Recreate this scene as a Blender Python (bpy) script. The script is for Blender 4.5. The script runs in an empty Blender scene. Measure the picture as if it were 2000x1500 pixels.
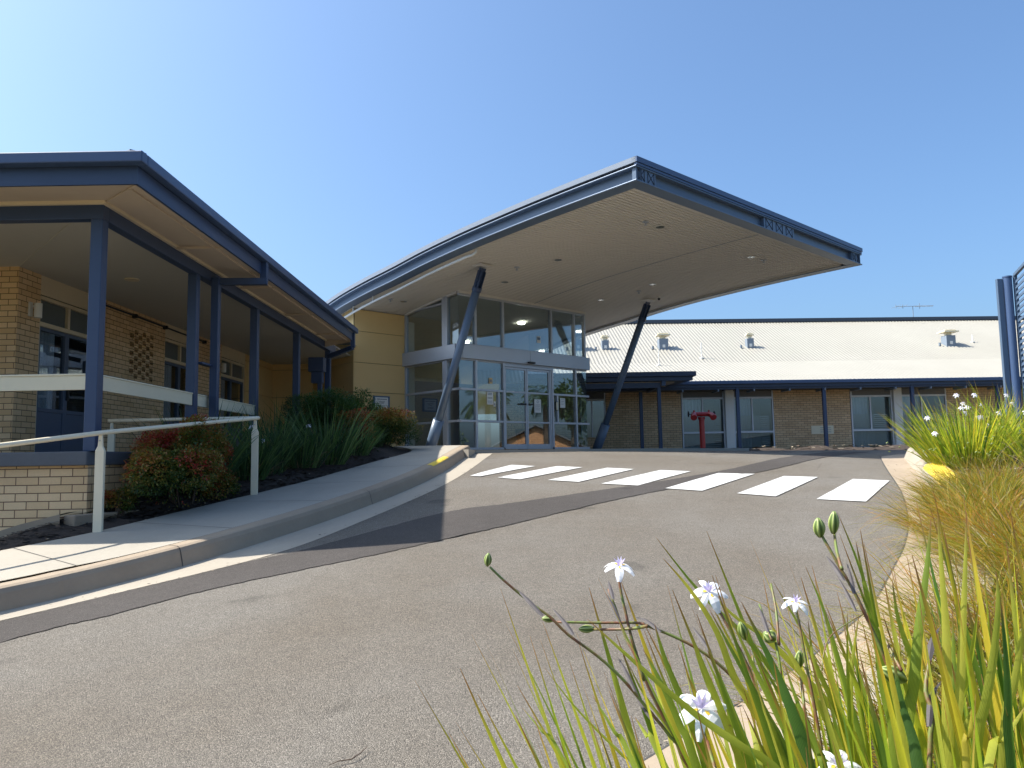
import bpy, bmesh, math, random
from mathutils import Vector, Matrix, noise
R=random.Random(7)
D=bpy.data; SC=bpy.context.scene; COL=SC.collection
rad=math.radians
# ---------------------------------------------------------------- camera, sky, sun, exposure
cam=D.cameras.new('camera'); co=D.objects.new('camera',cam); COL.objects.link(co); SC.camera=co
cam.sensor_width=36; cam.lens=27.0; cam.clip_start=.05; cam.clip_end=2000
cam.dof.use_dof=False
co.location=(0,0,1.5)
P_,Q_=rad(5.45),.0169
fw=Vector((0,math.cos(P_),math.sin(P_))); up0=Vector((0,-math.sin(P_),math.cos(P_))); rt0=Vector((1,0,0))
up=up0*math.cos(Q_)+rt0*math.sin(Q_); rt=rt0*math.cos(Q_)-up0*math.sin(Q_)
co.rotation_euler=Matrix((rt,up,-fw)).transposed().to_euler()
SUN=Vector((-.611,.053,.790)).normalized()
W=D.worlds.new('World'); SC.world=W; W.use_nodes=True
nt=W.node_tree; bg=nt.nodes['Background']; sky=nt.nodes.new('ShaderNodeTexSky')
sky.sky_type='NISHITA'; sky.sun_disc=False
sky.sun_elevation=math.asin(SUN.z); sky.sun_rotation=math.atan2(SUN.x,SUN.y)
sky.altitude=0; sky.air_density=.95; sky.dust_density=3.8; sky.ozone_density=6.0
tm=nt.nodes.new('ShaderNodeMix'); tm.data_type='RGBA'; tm.blend_type='MULTIPLY'; tm.inputs[0].default_value=1; tm.inputs[7].default_value=(.85,.98,1.02,1)
nt.links.new(sky.outputs[0],tm.inputs[6]); nt.links.new(tm.outputs[2],bg.inputs[0]); bg.inputs[1].default_value=.135
sl=D.lights.new('sun','SUN'); sl.energy=5.0; sl.angle=rad(.53); sl.color=(1,.95,.86)
so=D.objects.new('sun',sl); COL.objects.link(so); so.rotation_euler=(-SUN).to_track_quat('-Z','Y').to_euler()
SC.view_settings.view_transform='Standard'; SC.view_settings.look='None'; SC.view_settings.exposure=.86; SC.view_settings.gamma=1
SC.cycles.max_bounces=8; SC.cycles.transparent_max_bounces=12; SC.cycles.caustics_reflective=False; SC.cycles.caustics_refractive=False
# ---------------------------------------------------------------- materials
MT={}
class N:
    def __init__(s,name):
        m=D.materials.new(name); m.use_nodes=True; s.m=m; s.t=m.node_tree; s.n=s.t.nodes; s.b=s.n['Principled BSDF']; MT[name]=m
    def add(s,typ,**k):
        n=s.n.new('ShaderNode'+typ)
        for a,v in k.items():
            if a.startswith('i_'): n.inputs[a[2:].replace('_',' ')].default_value=v
            else: setattr(n,a,v)
        return n
    def l(s,a,b): s.t.links.new(a,b)
    def coord(s,kind='Object',scale=None):
        c=s.add('TexCoord').outputs[kind]
        if scale:
            mp=s.add('Mapping'); mp.inputs['Scale'].default_value=scale; s.l(c,mp.inputs[0]); c=mp.outputs[0]
        return c
    def noise(s,vec,sc,det=4,rough=.55):
        n=s.add('TexNoise'); n.inputs['Scale'].default_value=sc; n.inputs['Detail'].default_value=det; n.inputs['Roughness'].default_value=rough
        s.l(vec,n.inputs['Vector']); return n.outputs['Fac']
    def ramp(s,fac,stops,interp='LINEAR'):
        r=s.add('ValToRGB'); r.color_ramp.interpolation=interp; e=r.color_ramp.elements
        while len(e)<len(stops): e.new(.5)
        for q,(p,c) in zip(e,stops): q.position=p; q.color=(*c,1) if len(c)==3 else c
        s.l(fac,r.inputs[0]); return r.outputs[0]
    def mix(s,f,a,b,mode='MIX'):
        m=s.add('Mix',data_type='RGBA',blend_type=mode)
        for i,v in ((0,f),(6,a),(7,b)):
            if hasattr(v,'node'): s.l(v,m.inputs[i])
            else: m.inputs[i].default_value=(*v,1) if isinstance(v,tuple) and len(v)==3 else v
        return m.outputs[2]
    def bump(s,h,st=.3,dist=.01,nrm=None):
        b=s.add('Bump'); b.inputs['Strength'].default_value=st; b.inputs['Distance'].default_value=dist; s.l(h,b.inputs['Height'])
        if nrm: s.l(nrm,b.inputs['Normal'])
        s.l(b.outputs[0],s.b.inputs['Normal']); return b.outputs[0]
    def base(s,c):
        if hasattr(c,'node'): s.l(c,s.b.inputs['Base Color'])
        else: s.b.inputs['Base Color'].default_value=(*c,1)
def g(v): return (v,v,v)
def sc3(c,k): return tuple(min(1,x*k) for x in c)
def PM(name,c,rough=.6,metal=0,var=.12,vs=1.5,bst=.06,bs=60,spec=.5):
    n=N(name); v=n.coord()
    f=n.noise(v,vs,6); f2=n.noise(v,vs*9,3)
    a=n.mix(f,sc3(c,1-var),sc3(c,1+var)); a=n.mix(.35,a,n.mix(f2,sc3(c,1-var),sc3(c,1+var)))
    n.base(a); n.b.inputs['Roughness'].default_value=rough; n.b.inputs['Metallic'].default_value=metal
    n.b.inputs['Specular IOR Level'].default_value=spec
    if bst: n.bump(n.noise(v,bs,3),bst,.004)
    return n
PM('blue_steel',(.032,.056,.118),.42,0,.14,2,.04,30)
PM('blue_steel_light',(.050,.088,.18),.40,0,.10,1.5,.03,30)
PM('canopy_blue',(.10,.145,.215),.38,0,.12,1.2,.03,25)
PM('roof_cap',(.20,.235,.29),.4,0,.08,1,.02,20)
PM('gap_dark',(.02,.024,.035),.8)
PM('soffit_tan',(.56,.455,.35),.75,0,.10,.8,.05,40)
PM('ceiling_cream',(.54,.51,.45),.8,0,.08,.7,.05,40)
PM('cream_paint',(.68,.57,.40),.5,0,.08,1.2,.05,40)
PM('rail_cream',(.76,.67,.49),.45,0,.10,3,.05,60)
PM('board_cream',(.74,.66,.47),.5,0,.08,2,.05,60)
PM('white_paint',(.75,.74,.70),.45,0,.07,2,.04,40)
PM('silver',(.44,.46,.50),.38,.35,.05,1,.02,30)
PM('door_blue',(.09,.12,.18),.5,0,.08,1.5)
PM('interior_cream',(.62,.62,.52),.8)
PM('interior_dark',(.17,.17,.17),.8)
PM('curtain',(.62,.65,.72),.9,0,.25,9)
PM('blind',(.62,.62,.58),.6)
PM('black',(.02,.02,.022),.5)
PM('coping',(.11,.115,.125),.8,0,.25,3,.3,80)
PM('red_paint',(.42,.02,.018),.32,0,.15,4,.04,30,.6)
PM('galv',(.40,.42,.46),.45,.4,.12,3)
PM('vent_grey',(.20,.24,.29),.5,0,.1,3)
PM('bark',(.09,.06,.04),.9,0,.4,6,.6,40)
PM('dry_stem',(.30,.24,.17),.8,0,.3,20)
PM('transom_grey',(.13,.15,.155),.15,0,.06,1,0)
PM('slat_blue',(.085,.13,.20),.45,0,.1,2)
PM('frame_white',(.62,.64,.67),.4,0,.05,1,0)
PM('ridge_dark',(.05,.065,.09),.5,0,.1,1,0)
PM('lip_highlight_blue',(.16,.21,.29),.28,.3,.05,1,0,30,.9)  # paler, glossier than the canopy blue so the added lips show a sun highlight
n=PM('soffit_white',(.68,.635,.565),.6,0,.06,.6,.02,30)
# yellow rendered panel
n=N('yellow_panel'); v=n.coord(); f=n.noise(v,.8,5); n.base(n.mix(f,(.68,.47,.20),(.76,.54,.25))); n.b.inputs['Roughness'].default_value=.75; n.bump(n.noise(v,140,3),.15,.003)
# brick
def brick(name,c1,c2,mort,dark=.5):
    n=N(name); uv=n.add('TexCoord').outputs['UV']
    t=n.add('TexBrick'); t.inputs['Scale'].default_value=1; t.inputs['Brick Width'].default_value=.24; t.inputs['Row Height'].default_value=.086
    t.inputs['Mortar Size'].default_value=.0052; t.inputs['Mortar Smooth'].default_value=.15; t.inputs['Bias'].default_value=.0
    t.inputs['Color1'].default_value=(*c1,1); t.inputs['Color2'].default_value=(*c2,1); t.inputs['Mortar'].default_value=(*mort,1)
    n.l(uv,t.inputs['Vector'])
    o=n.coord(); f=n.noise(o,1.1,5); f2=n.noise(o,55,4)
    c=n.mix(.5,t.outputs['Color'],n.mix(f,g(.55),g(1.25)),'MULTIPLY'); c=n.mix(.35,c,n.mix(f2,g(.6),g(1.3)),'MULTIPLY')
    n.base(c); n.b.inputs['Roughness'].default_value=.85
    inv=n.add('Math',operation='SUBTRACT'); inv.inputs[0].default_value=1; n.l(t.outputs['Fac'],inv.inputs[1])
    ad=n.add('Math',operation='ADD'); n.l(inv.outputs[0],ad.inputs[0]); m2=n.add('Math',operation='MULTIPLY'); n.l(f2,m2.inputs[0]); m2.inputs[1].default_value=.25; n.l(m2.outputs[0],ad.inputs[1])
    n.bump(ad.outputs[0],.7,.008)
brick('brick_cream',(.70,.47,.245),(.84,.60,.345),(.18,.10,.06))
brick('brick_tan',(.58,.39,.22),(.72,.51,.30),(.11,.07,.048))
# asphalt
def asphalt(name,a,b,grain=.55):
    n=N(name); v=n.coord()
    vo=n.add('TexVoronoi'); vo.inputs['Scale'].default_value=185; n.l(v,vo.inputs['Vector'])
    vo2=n.add('TexVoronoi'); vo2.inputs['Scale'].default_value=48; n.l(v,vo2.inputs['Vector'])
    big=n.ramp(n.noise(v,.45,5,.6),[(.35,g(0)),(.65,g(1))]); mid=n.noise(v,7,4,.6)
    base=n.mix(big,a,b)
    sep=n.add('SeparateColor'); n.l(vo.outputs['Color'],sep.inputs[0])
    cell=n.ramp(sep.outputs[0],[(0,g(1-grain)),(.55,g(1.0)),(.86,g(1+grain*.45)),(1,g(1+grain*1.8))])
    c=n.mix(1.0,base,cell,'MULTIPLY')
    c=n.mix(.55,c,n.mix(mid,g(.72),g(1.22)),'MULTIPLY')
    vc=n.add('TexVoronoi',feature='DISTANCE_TO_EDGE'); vc.inputs['Scale'].default_value=.8; wv=n.mix(.12,v,n.add('TexNoise').outputs['Color']); n.l(wv,vc.inputs['Vector']); ck=n.ramp(vc.outputs['Distance'],[(0,g(1)),(.002,g(1)),(.005,g(0))]); msk=n.ramp(n.noise(v,.33,3),[(.56,g(0)),(.66,g(1))]); c=n.mix(n.mix(1,ck,msk,'MULTIPLY'),c,n.mix(1,c,g(.66),'MULTIPLY'))
    sp=n.ramp(n.noise(v,1.7,2,.4),[(.70,g(1)),(.76,g(.72))]); c=n.mix(1,c,sp,'MULTIPLY')
    crev=n.ramp(vo.outputs['Distance'],[(0,g(1)),(.45,g(.95)),(.8,g(.35))])
    c=n.mix(.6,c,crev,'MULTIPLY')
    n.base(c); n.b.inputs['Roughness'].default_value=.85; n.b.inputs['Specular IOR Level'].default_value=.3
    inv=n.add('Math',operation='MULTIPLY_ADD'); n.l(vo.outputs['Distance'],inv.inputs[0]); inv.inputs[1].default_value=-1; n.l(mid,inv.inputs[2])
    n.bump(inv.outputs[0],.9,.006); return n
asphalt('asphalt',(.158,.133,.104),(.194,.174,.148),.40)
asphalt('asphalt_patch',(.070,.060,.053),(.088,.077,.070),.3)
n=N('road_edge_tar'); v=n.coord(); n.base(n.mix(n.noise(v,30,3),(.02,.02,.02),(.08,.075,.07))); n.b.inputs['Roughness'].default_value=.9
def concrete(name,a,b,st=.35):
    n=N(name); v=n.coord(); f=n.noise(v,1.3,7,.65); f2=n.noise(v,26,5,.7); f3=n.noise(v,260,2)
    c=n.mix(f,a,b); c=n.mix(.5,c,n.mix(f2,g(.78),g(1.18)),'MULTIPLY'); c=n.mix(.3,c,n.mix(f3,g(.6),g(1.3)),'MULTIPLY')
    n.base(c); n.b.inputs['Roughness'].default_value=.85; n.bump(f3,st,.003)
concrete('concrete_path',(.29,.26,.21),(.39,.35,.29))
concrete('concrete_kerb',(.24,.18,.125),(.38,.305,.22))
concrete('concrete_light',(.29,.25,.195),(.38,.335,.27))
n=N('road_paint'); v=n.coord(); w=n.noise(v,9,8,.75); w2=n.noise(v,120,3)
wear=n.ramp(w,[(.0,g(1)),(.40,g(0)),(.455,g(1)),(1,g(1))]); w3=n.ramp(n.noise(v,1.6,3),[(.42,g(0)),(.60,g(1))]); wear=n.mix(w3,g(1),wear); n.base(n.mix(wear,(.17,.155,.135),n.mix(w2,(.45,.44,.415),(.60,.59,.565)))); n.b.inputs['Roughness'].default_value=.6; n.bump(w2,.5,.003)
n=N('yellow_paint'); v=n.coord(); w=n.noise(v,22,6,.7); n.base(n.mix(n.ramp(w,[(.35,g(1)),(.45,g(0))]),(.72,.50,.05),(.40,.34,.2))); n.b.inputs['Roughness'].default_value=.6
n=N('soil'); v=n.coord(); f=n.noise(v,3,6,.7); f2=n.noise(v,40,5,.7); n.base(n.mix(.7,n.mix(f,(.030,.022,.018),(.075,.052,.038)),n.mix(f2,g(.4),g(1.5)),'MULTIPLY')); n.b.inputs['Roughness'].default_value=.95; n.bump(f2,1,.03)
n=N('ground_far'); v=n.coord(); f=n.noise(v,.15,6); n.base(n.mix(f,(.10,.095,.05),(.16,.13,.075))); n.b.inputs['Roughness'].default_value=.95
n=N('roof_sheet'); v=n.coord(); f=n.noise(v,.35,5); f2=n.noise(v,4,4); n.base(n.mix(.4,n.mix(f,(.29,.27,.225),(.355,.335,.285)),n.mix(f2,g(.86),g(1.1)),'MULTIPLY')); n.b.inputs['Roughness'].default_value=.45
n=N('chips'); v=n.coord(); at=n.add('Attribute',attribute_name='tone').outputs['Fac']; n.base(n.ramp(at,[(0,(.022,.016,.013)),(.6,(.07,.045,.03)),(.9,(.16,.11,.07)),(1,(.36,.29,.2))])); n.b.inputs['Roughness'].default_value=.9
# window glass: clear with fresnel reflection
def glass(name,tint,ior,rough=.0):
    n=N(name); n.n.remove(n.b); out=n.n['Material Output']
    tr=n.add('BsdfTransparent'); tr.inputs[0].default_value=(*tint,1); gl=n.add('BsdfGlossy'); gl.inputs['Roughness'].default_value=rough; gl.inputs['Color'].default_value=(.92,.96,1,1)
    fr=n.add('Fresnel'); gm=n.add('NewGeometry'); ex=n.add('Math',operation='MULTIPLY_ADD'); n.l(gm.outputs['Backfacing'],ex.inputs[0]); ex.inputs[1].default_value=-2; ex.inputs[2].default_value=1; pw=n.add('Math',operation='POWER'); pw.inputs[0].default_value=ior; n.l(ex.outputs[0],pw.inputs[1]); n.l(pw.outputs[0],fr.inputs[0]); mx=n.add('MixShader')
    bp=n.add('Bump'); bp.inputs['Strength'].default_value=.02; bp.inputs['Distance'].default_value=.02; n.l(n.noise(n.coord(),1.2,2),bp.inputs['Height']); n.l(bp.outputs[0],gl.inputs['Normal'])
    n.l(fr.outputs[0],mx.inputs[0]); n.l(tr.outputs[0],mx.inputs[1]); n.l(gl.outputs[0],mx.inputs[2]); n.l(mx.outputs[0],out.inputs[0])
glass('glass',(.80,.85,.87),1.95); glass('glass_dark',(.35,.42,.44),1.6)
n=N('lamp_lit'); n.b.inputs['Emission Color'].default_value=(1,.93,.82,1); n.b.inputs['Emission Strength'].default_value=14
# foliage
def leafmat(name,stops,tips=None,trans=.45,rough=.45,tc=1.6,spec=.4,veins=False):
    n=N(name); tone=n.add('Attribute',attribute_name='tone').outputs['Fac']; tn_=n.add('Math',operation='MULTIPLY_ADD'); n.l(n.noise(n.coord(),7,3),tn_.inputs[0]); tn_.inputs[1].default_value=.45; ts_=n.add('Math',operation='SUBTRACT'); n.l(tone,ts_.inputs[0]); ts_.inputs[1].default_value=.22; n.l(ts_.outputs[0],tn_.inputs[2]); c=n.ramp(tn_.outputs[0],stops)
    if tips:
        tt=n.add('Attribute',attribute_name='tt').outputs['Fac']; c=n.mix(n.ramp(tt,[(tips[0],g(0)),(tips[1],g(1))]),c,tips[2])
    v=n.coord(); c=n.mix(.5,c,n.mix(n.noise(v,35,3),g(.75),g(1.2)),'MULTIPLY')
    if veins:
        uu=n.add('Attribute',attribute_name='uu').outputs['Fac']; mu=n.add('Math',operation='MULTIPLY'); n.l(uu,mu.inputs[0]); mu.inputs[1].default_value=52; si=n.add('Math',operation='SINE'); n.l(mu.outputs[0],si.inputs[0]); c=n.mix(1,c,n.ramp(si.outputs[0],[(0,g(.80)),(1,g(1.12))]),'MULTIPLY')
        c=n.mix(n.ramp(n.noise(v,16,5,.75),[(.66,g(0)),(.72,g(1))]),c,(.26,.17,.07)); n.bump(si.outputs[0],.25,.001)
    n.base(c); n.b.inputs['Roughness'].default_value=rough; n.b.inputs['Specular IOR Level'].default_value=spec
    out=n.n['Material Output']; tl=n.add('BsdfTranslucent'); n.l(n.mix(1,c,g(min(1,tc)) if tc<=1 else (1,1,1),'MULTIPLY'),tl.inputs[0])
    if tc>1:
        mm=n.mix(1,c,(tc,tc,tc*.55),'MULTIPLY'); n.l(mm,tl.inputs[0])
    ms=n.add('MixShader'); ms.inputs[0].default_value=trans; n.l(n.b.outputs[0],ms.inputs[1]); n.l(tl.outputs[0],ms.inputs[2]); n.l(ms.outputs[0],out.inputs[0])
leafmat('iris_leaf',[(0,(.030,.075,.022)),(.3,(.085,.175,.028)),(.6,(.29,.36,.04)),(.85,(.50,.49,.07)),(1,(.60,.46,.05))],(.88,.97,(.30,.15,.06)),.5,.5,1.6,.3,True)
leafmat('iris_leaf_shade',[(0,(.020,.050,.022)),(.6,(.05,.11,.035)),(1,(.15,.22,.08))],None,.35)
leafmat('carex_leaf',[(0,(.04,.05,.010)),(.3,(.17,.19,.022)),(.6,(.34,.26,.03)),(.85,(.36,.14,.022)),(1,(.46,.32,.14))],None,.4)
leafmat('nandina_leaf',[(0,(.018,.045,.014)),(.35,(.06,.11,.022)),(.6,(.22,.19,.035)),(.8,(.36,.16,.05)),(1,(.32,.035,.03))],None,.3,.35)
leafmat('shrub_leaf',[(0,(.018,.050,.012)),(1,(.075,.15,.03))],None,.3)
leafmat('tree_leaf',[(0,(.025,.055,.018)),(1,(.09,.13,.035))],None,.3)
leafmat('dry_leaf',[(0,(.10,.06,.04)),(.5,(.26,.17,.10)),(1,(.62,.54,.44))],None,.25,.8)
leafmat('petal',[(0,(.86,.86,.88)),(1,(.90,.90,.93))],None,.35,.5,1.0)
leafmat('petal_lilac',[(0,(.60,.52,.80)),(1,(.78,.72,.90))],None,.35,.5,1.0)
leafmat('petal_yellow',[(0,(.75,.48,.04)),(1,(.85,.6,.08))],None,.2)
n=N('pod'); f=n.add('Attribute',attribute_name='tone').outputs['Fac']; n.base(n.mix(.3,n.ramp(f,[(0,(.06,.10,.02)),(.55,(.17,.24,.05)),(1,(.42,.46,.17))]),n.mix(n.noise(n.coord(),90,3),g(.5),g(1.5)),'MULTIPLY')); n.b.inputs['Roughness'].default_value=.5
n=N('flower_stem'); tone=n.add('Attribute',attribute_name='tone').outputs['Fac']; f=n.noise(n.coord(),28,4,.7); n.base(n.mix(n.ramp(f,[(.42,g(0)),(.58,g(1))]),(.13,.17,.035),(.16,.065,.03))); n.b.inputs['Roughness'].default_value=.5
PM('bract',(.06,.05,.05),.7,0,.5,60)
# ---------------------------------------------------------------- mesh builder
def ident(x,y,z): return (x,y,z)
class MB:
    def __init__(s,T=ident): s.v=[];s.f=[];s.T=T;s.tone=[];s.tt=[];s.uu=[];s.o=(0,0,0)
    def pt(s,p,tone=.5,tt=0,uu=.5): s.v.append(s.T(*p)); s.tone.append(tone); s.tt.append(tt); s.uu.append(uu); return len(s.v)-1
    def poly(s,pts,tone=.5):
        i=[s.pt(p,tone) for p in pts]; s.f.append(i)
    def box(s,x0,x1,y0,y1,z0,z1):
        k=[s.pt(p) for p in ((x0,y0,z0),(x1,y0,z0),(x1,y1,z0),(x0,y1,z0),(x0,y0,z1),(x1,y0,z1),(x1,y1,z1),(x0,y1,z1))]
        for q in ((0,3,2,1),(4,5,6,7),(0,1,5,4),(1,2,6,5),(2,3,7,6),(3,0,4,7)): s.f.append([k[i] for i in q])
    def prism(s,poly,z0,z1):
        n=len(poly); a=[s.pt((*p,z0)) for p in poly]; b=[s.pt((*p,z1)) for p in poly]
        s.f.append(a[::-1]); s.f.append(b)
        for i in range(n): s.f.append([a[i],a[(i+1)%n],b[(i+1)%n],b[i]])
    def bar(s,p,q,w,h,upv=(0,0,1)):   # rectangular bar between two points (builder coords)
        p=Vector(p);q=Vector(q);d=(q-p).normalized();u=Vector(upv)
        if abs(d.dot(u))>.98:u=Vector((0,1,0))
        r=d.cross(u).normalized();u=r.cross(d).normalized();k=[]
        for c in (p,q):
            for a,b in ((-1,-1),(1,-1),(1,1),(-1,1)): k.append(s.pt(tuple(c+r*a*w/2+u*b*h/2)))
        for f in ((0,1,2,3),(7,6,5,4),(0,4,5,1),(1,5,6,2),(2,6,7,3),(3,7,4,0)): s.f.append([k[i] for i in f])
    def tube(s,pts,r,n=10,cap=True,tone=.5):
        pts=[Vector(p) for p in pts]; rs=r if isinstance(r,(list,tuple)) else [r]*len(pts); rings=[]
        pu=None
        for i,p in enumerate(pts):
            d=(pts[min(i+1,len(pts)-1)]-pts[max(i-1,0)]).normalized()
            if pu is None:
                u=Vector((0,0,1)) if abs(d.z)<.9 else Vector((1,0,0))
            else: u=pu
            a=d.cross(u).normalized(); u=a.cross(d).normalized(); pu=u
            rings.append([s.pt(tuple(p+(a*math.cos(t)+u*math.sin(t))*rs[i]),tone,i/max(1,len(pts)-1)) for t in [2*math.pi*j/n for j in range(n)]])
        for a,b in zip(rings,rings[1:]):
            for j in range(n): s.f.append([a[j],a[(j+1)%n],b[(j+1)%n],b[j]])
        if cap: s.f.append(rings[0][::-1]); s.f.append(rings[-1])
    def grid(s,rows):
        k=[[s.pt(p) for p in r] for r in rows]
        for a,b in zip(k,k[1:]):
            for j in range(len(a)-1): s.f.append([a[j],a[j+1],b[j+1],b[j]])
    def blade(s,pts,w,fold=.25,tone=.5,side=None,base=.55,curve=2.2):
        pts=[Vector(p) for p in pts]; n=len(pts); k=[]
        for i,p in enumerate(pts):
            d=(pts[min(i+1,n-1)]-pts[max(i-1,0)]).normalized(); t=i/(n-1)
            sd=side if side is not None else d.cross(Vector((0,0,1)))
            sd=Vector(sd); sd=(sd-d*sd.dot(d))
            if sd.length<1e-4: sd=Vector((1,0,0))
            sd.normalize(); nn=sd.cross(d)
            ww=w*.5*(base+(1-base)*min(1,t*3))*max(.03,(1-t**curve))
            k.append([s.pt(tuple(p-sd*ww),tone,t,0),s.pt(tuple(p+nn*ww*fold),tone,t,.5),s.pt(tuple(p+sd*ww),tone,t,1)])
        for a,b in zip(k,k[1:]):
            s.f.append([a[0],a[1],b[1],b[0]]); s.f.append([a[1],a[2],b[2],b[1]])
    def leaf(s,c,d,nrm,L,w,tone):
        d=Vector(d).normalized(); nrm=Vector(nrm); sd=d.cross(nrm)
        if sd.length<1e-3: sd=d.cross(Vector((.3,.5,.8)))
        sd.normalize(); c=Vector(c); u=sd.cross(d)
        a=s.pt(c,tone,0); b=s.pt(c+d*L*.45+sd*w*.5,tone,.5); e=s.pt(c+d*L-u*L*.12,tone,1); f=s.pt(c+d*L*.45-sd*w*.5,tone,.5)
        s.f.append([a,b,e,f])
    def build(s,name,mat,parent=None,smooth=False,bevel=0,recalc=True,attr=False):
        me=D.meshes.new(name); base=Vector((0,0,0))
        me.from_pydata([tuple(v) for v in s.v],[],s.f)
        if recalc:
            bm=bmesh.new(); bm.from_mesh(me); bmesh.ops.recalc_face_normals(bm,faces=bm.faces); bm.to_mesh(me); bm.free()
        uvl=me.uv_layers.new(name='UVMap'); vs=me.vertices
        if mat.startswith('brick'):
            for p in me.polygons:
                nn=p.normal
                if abs(nn.z)>.8: tx,ty=Vector((1,0,0)),Vector((0,1,0))
                else: tx=Vector((0,0,1)).cross(nn).normalized(); ty=Vector((0,0,1))
                for li in p.loop_indices:
                    q=vs[me.loops[li].vertex_index].co; uvl.data[li].uv=(q.dot(tx),q.dot(ty))
        if attr:
            for nm,ar in (('tone',s.tone),('tt',s.tt),('uu',s.uu)):
                a=me.attributes.new(nm,'FLOAT','POINT'); a.data.foreach_set('value',ar)
        if smooth: me.polygons.foreach_set('use_smooth',[True]*len(me.polygons))
        me.materials.append(MT[mat]); o=D.objects.new(name,me); COL.objects.link(o)
        if parent is not None:
            o.parent=parent
            if parent.type=='EMPTY' and not parent.get('_local'): o.location=-Vector(parent.location)
        if bevel:
            b=o.modifiers.new('bevel','BEVEL'); b.width=bevel; b.segments=2; b.limit_method='ANGLE'; b.angle_limit=rad(40)
        return o
def thing(name,label,cat,loc,group=None,local=False):
    o=D.objects.new(name,None); COL.objects.link(o); o.location=loc; o['label']=label; o['category']=cat; o.empty_display_size=.3
    if group:o['group']=group
    if local:o['_local']=1
    return o
def tag(o,label,cat,group=None,kind=None):
    o['label']=label;o['category']=cat
    if group:o['group']=group
    if kind:o['kind']=kind
    return o
def struct(o,label=None):
    o['kind']='structure'
    if label:o['label']=label
    return o
def B1(name,mat,parent,*boxes,T=ident,bevel=0):
    m=MB(T)
    for b in boxes: m.box(*b)
    return m.build(name,mat,parent,bevel=bevel)
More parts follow.
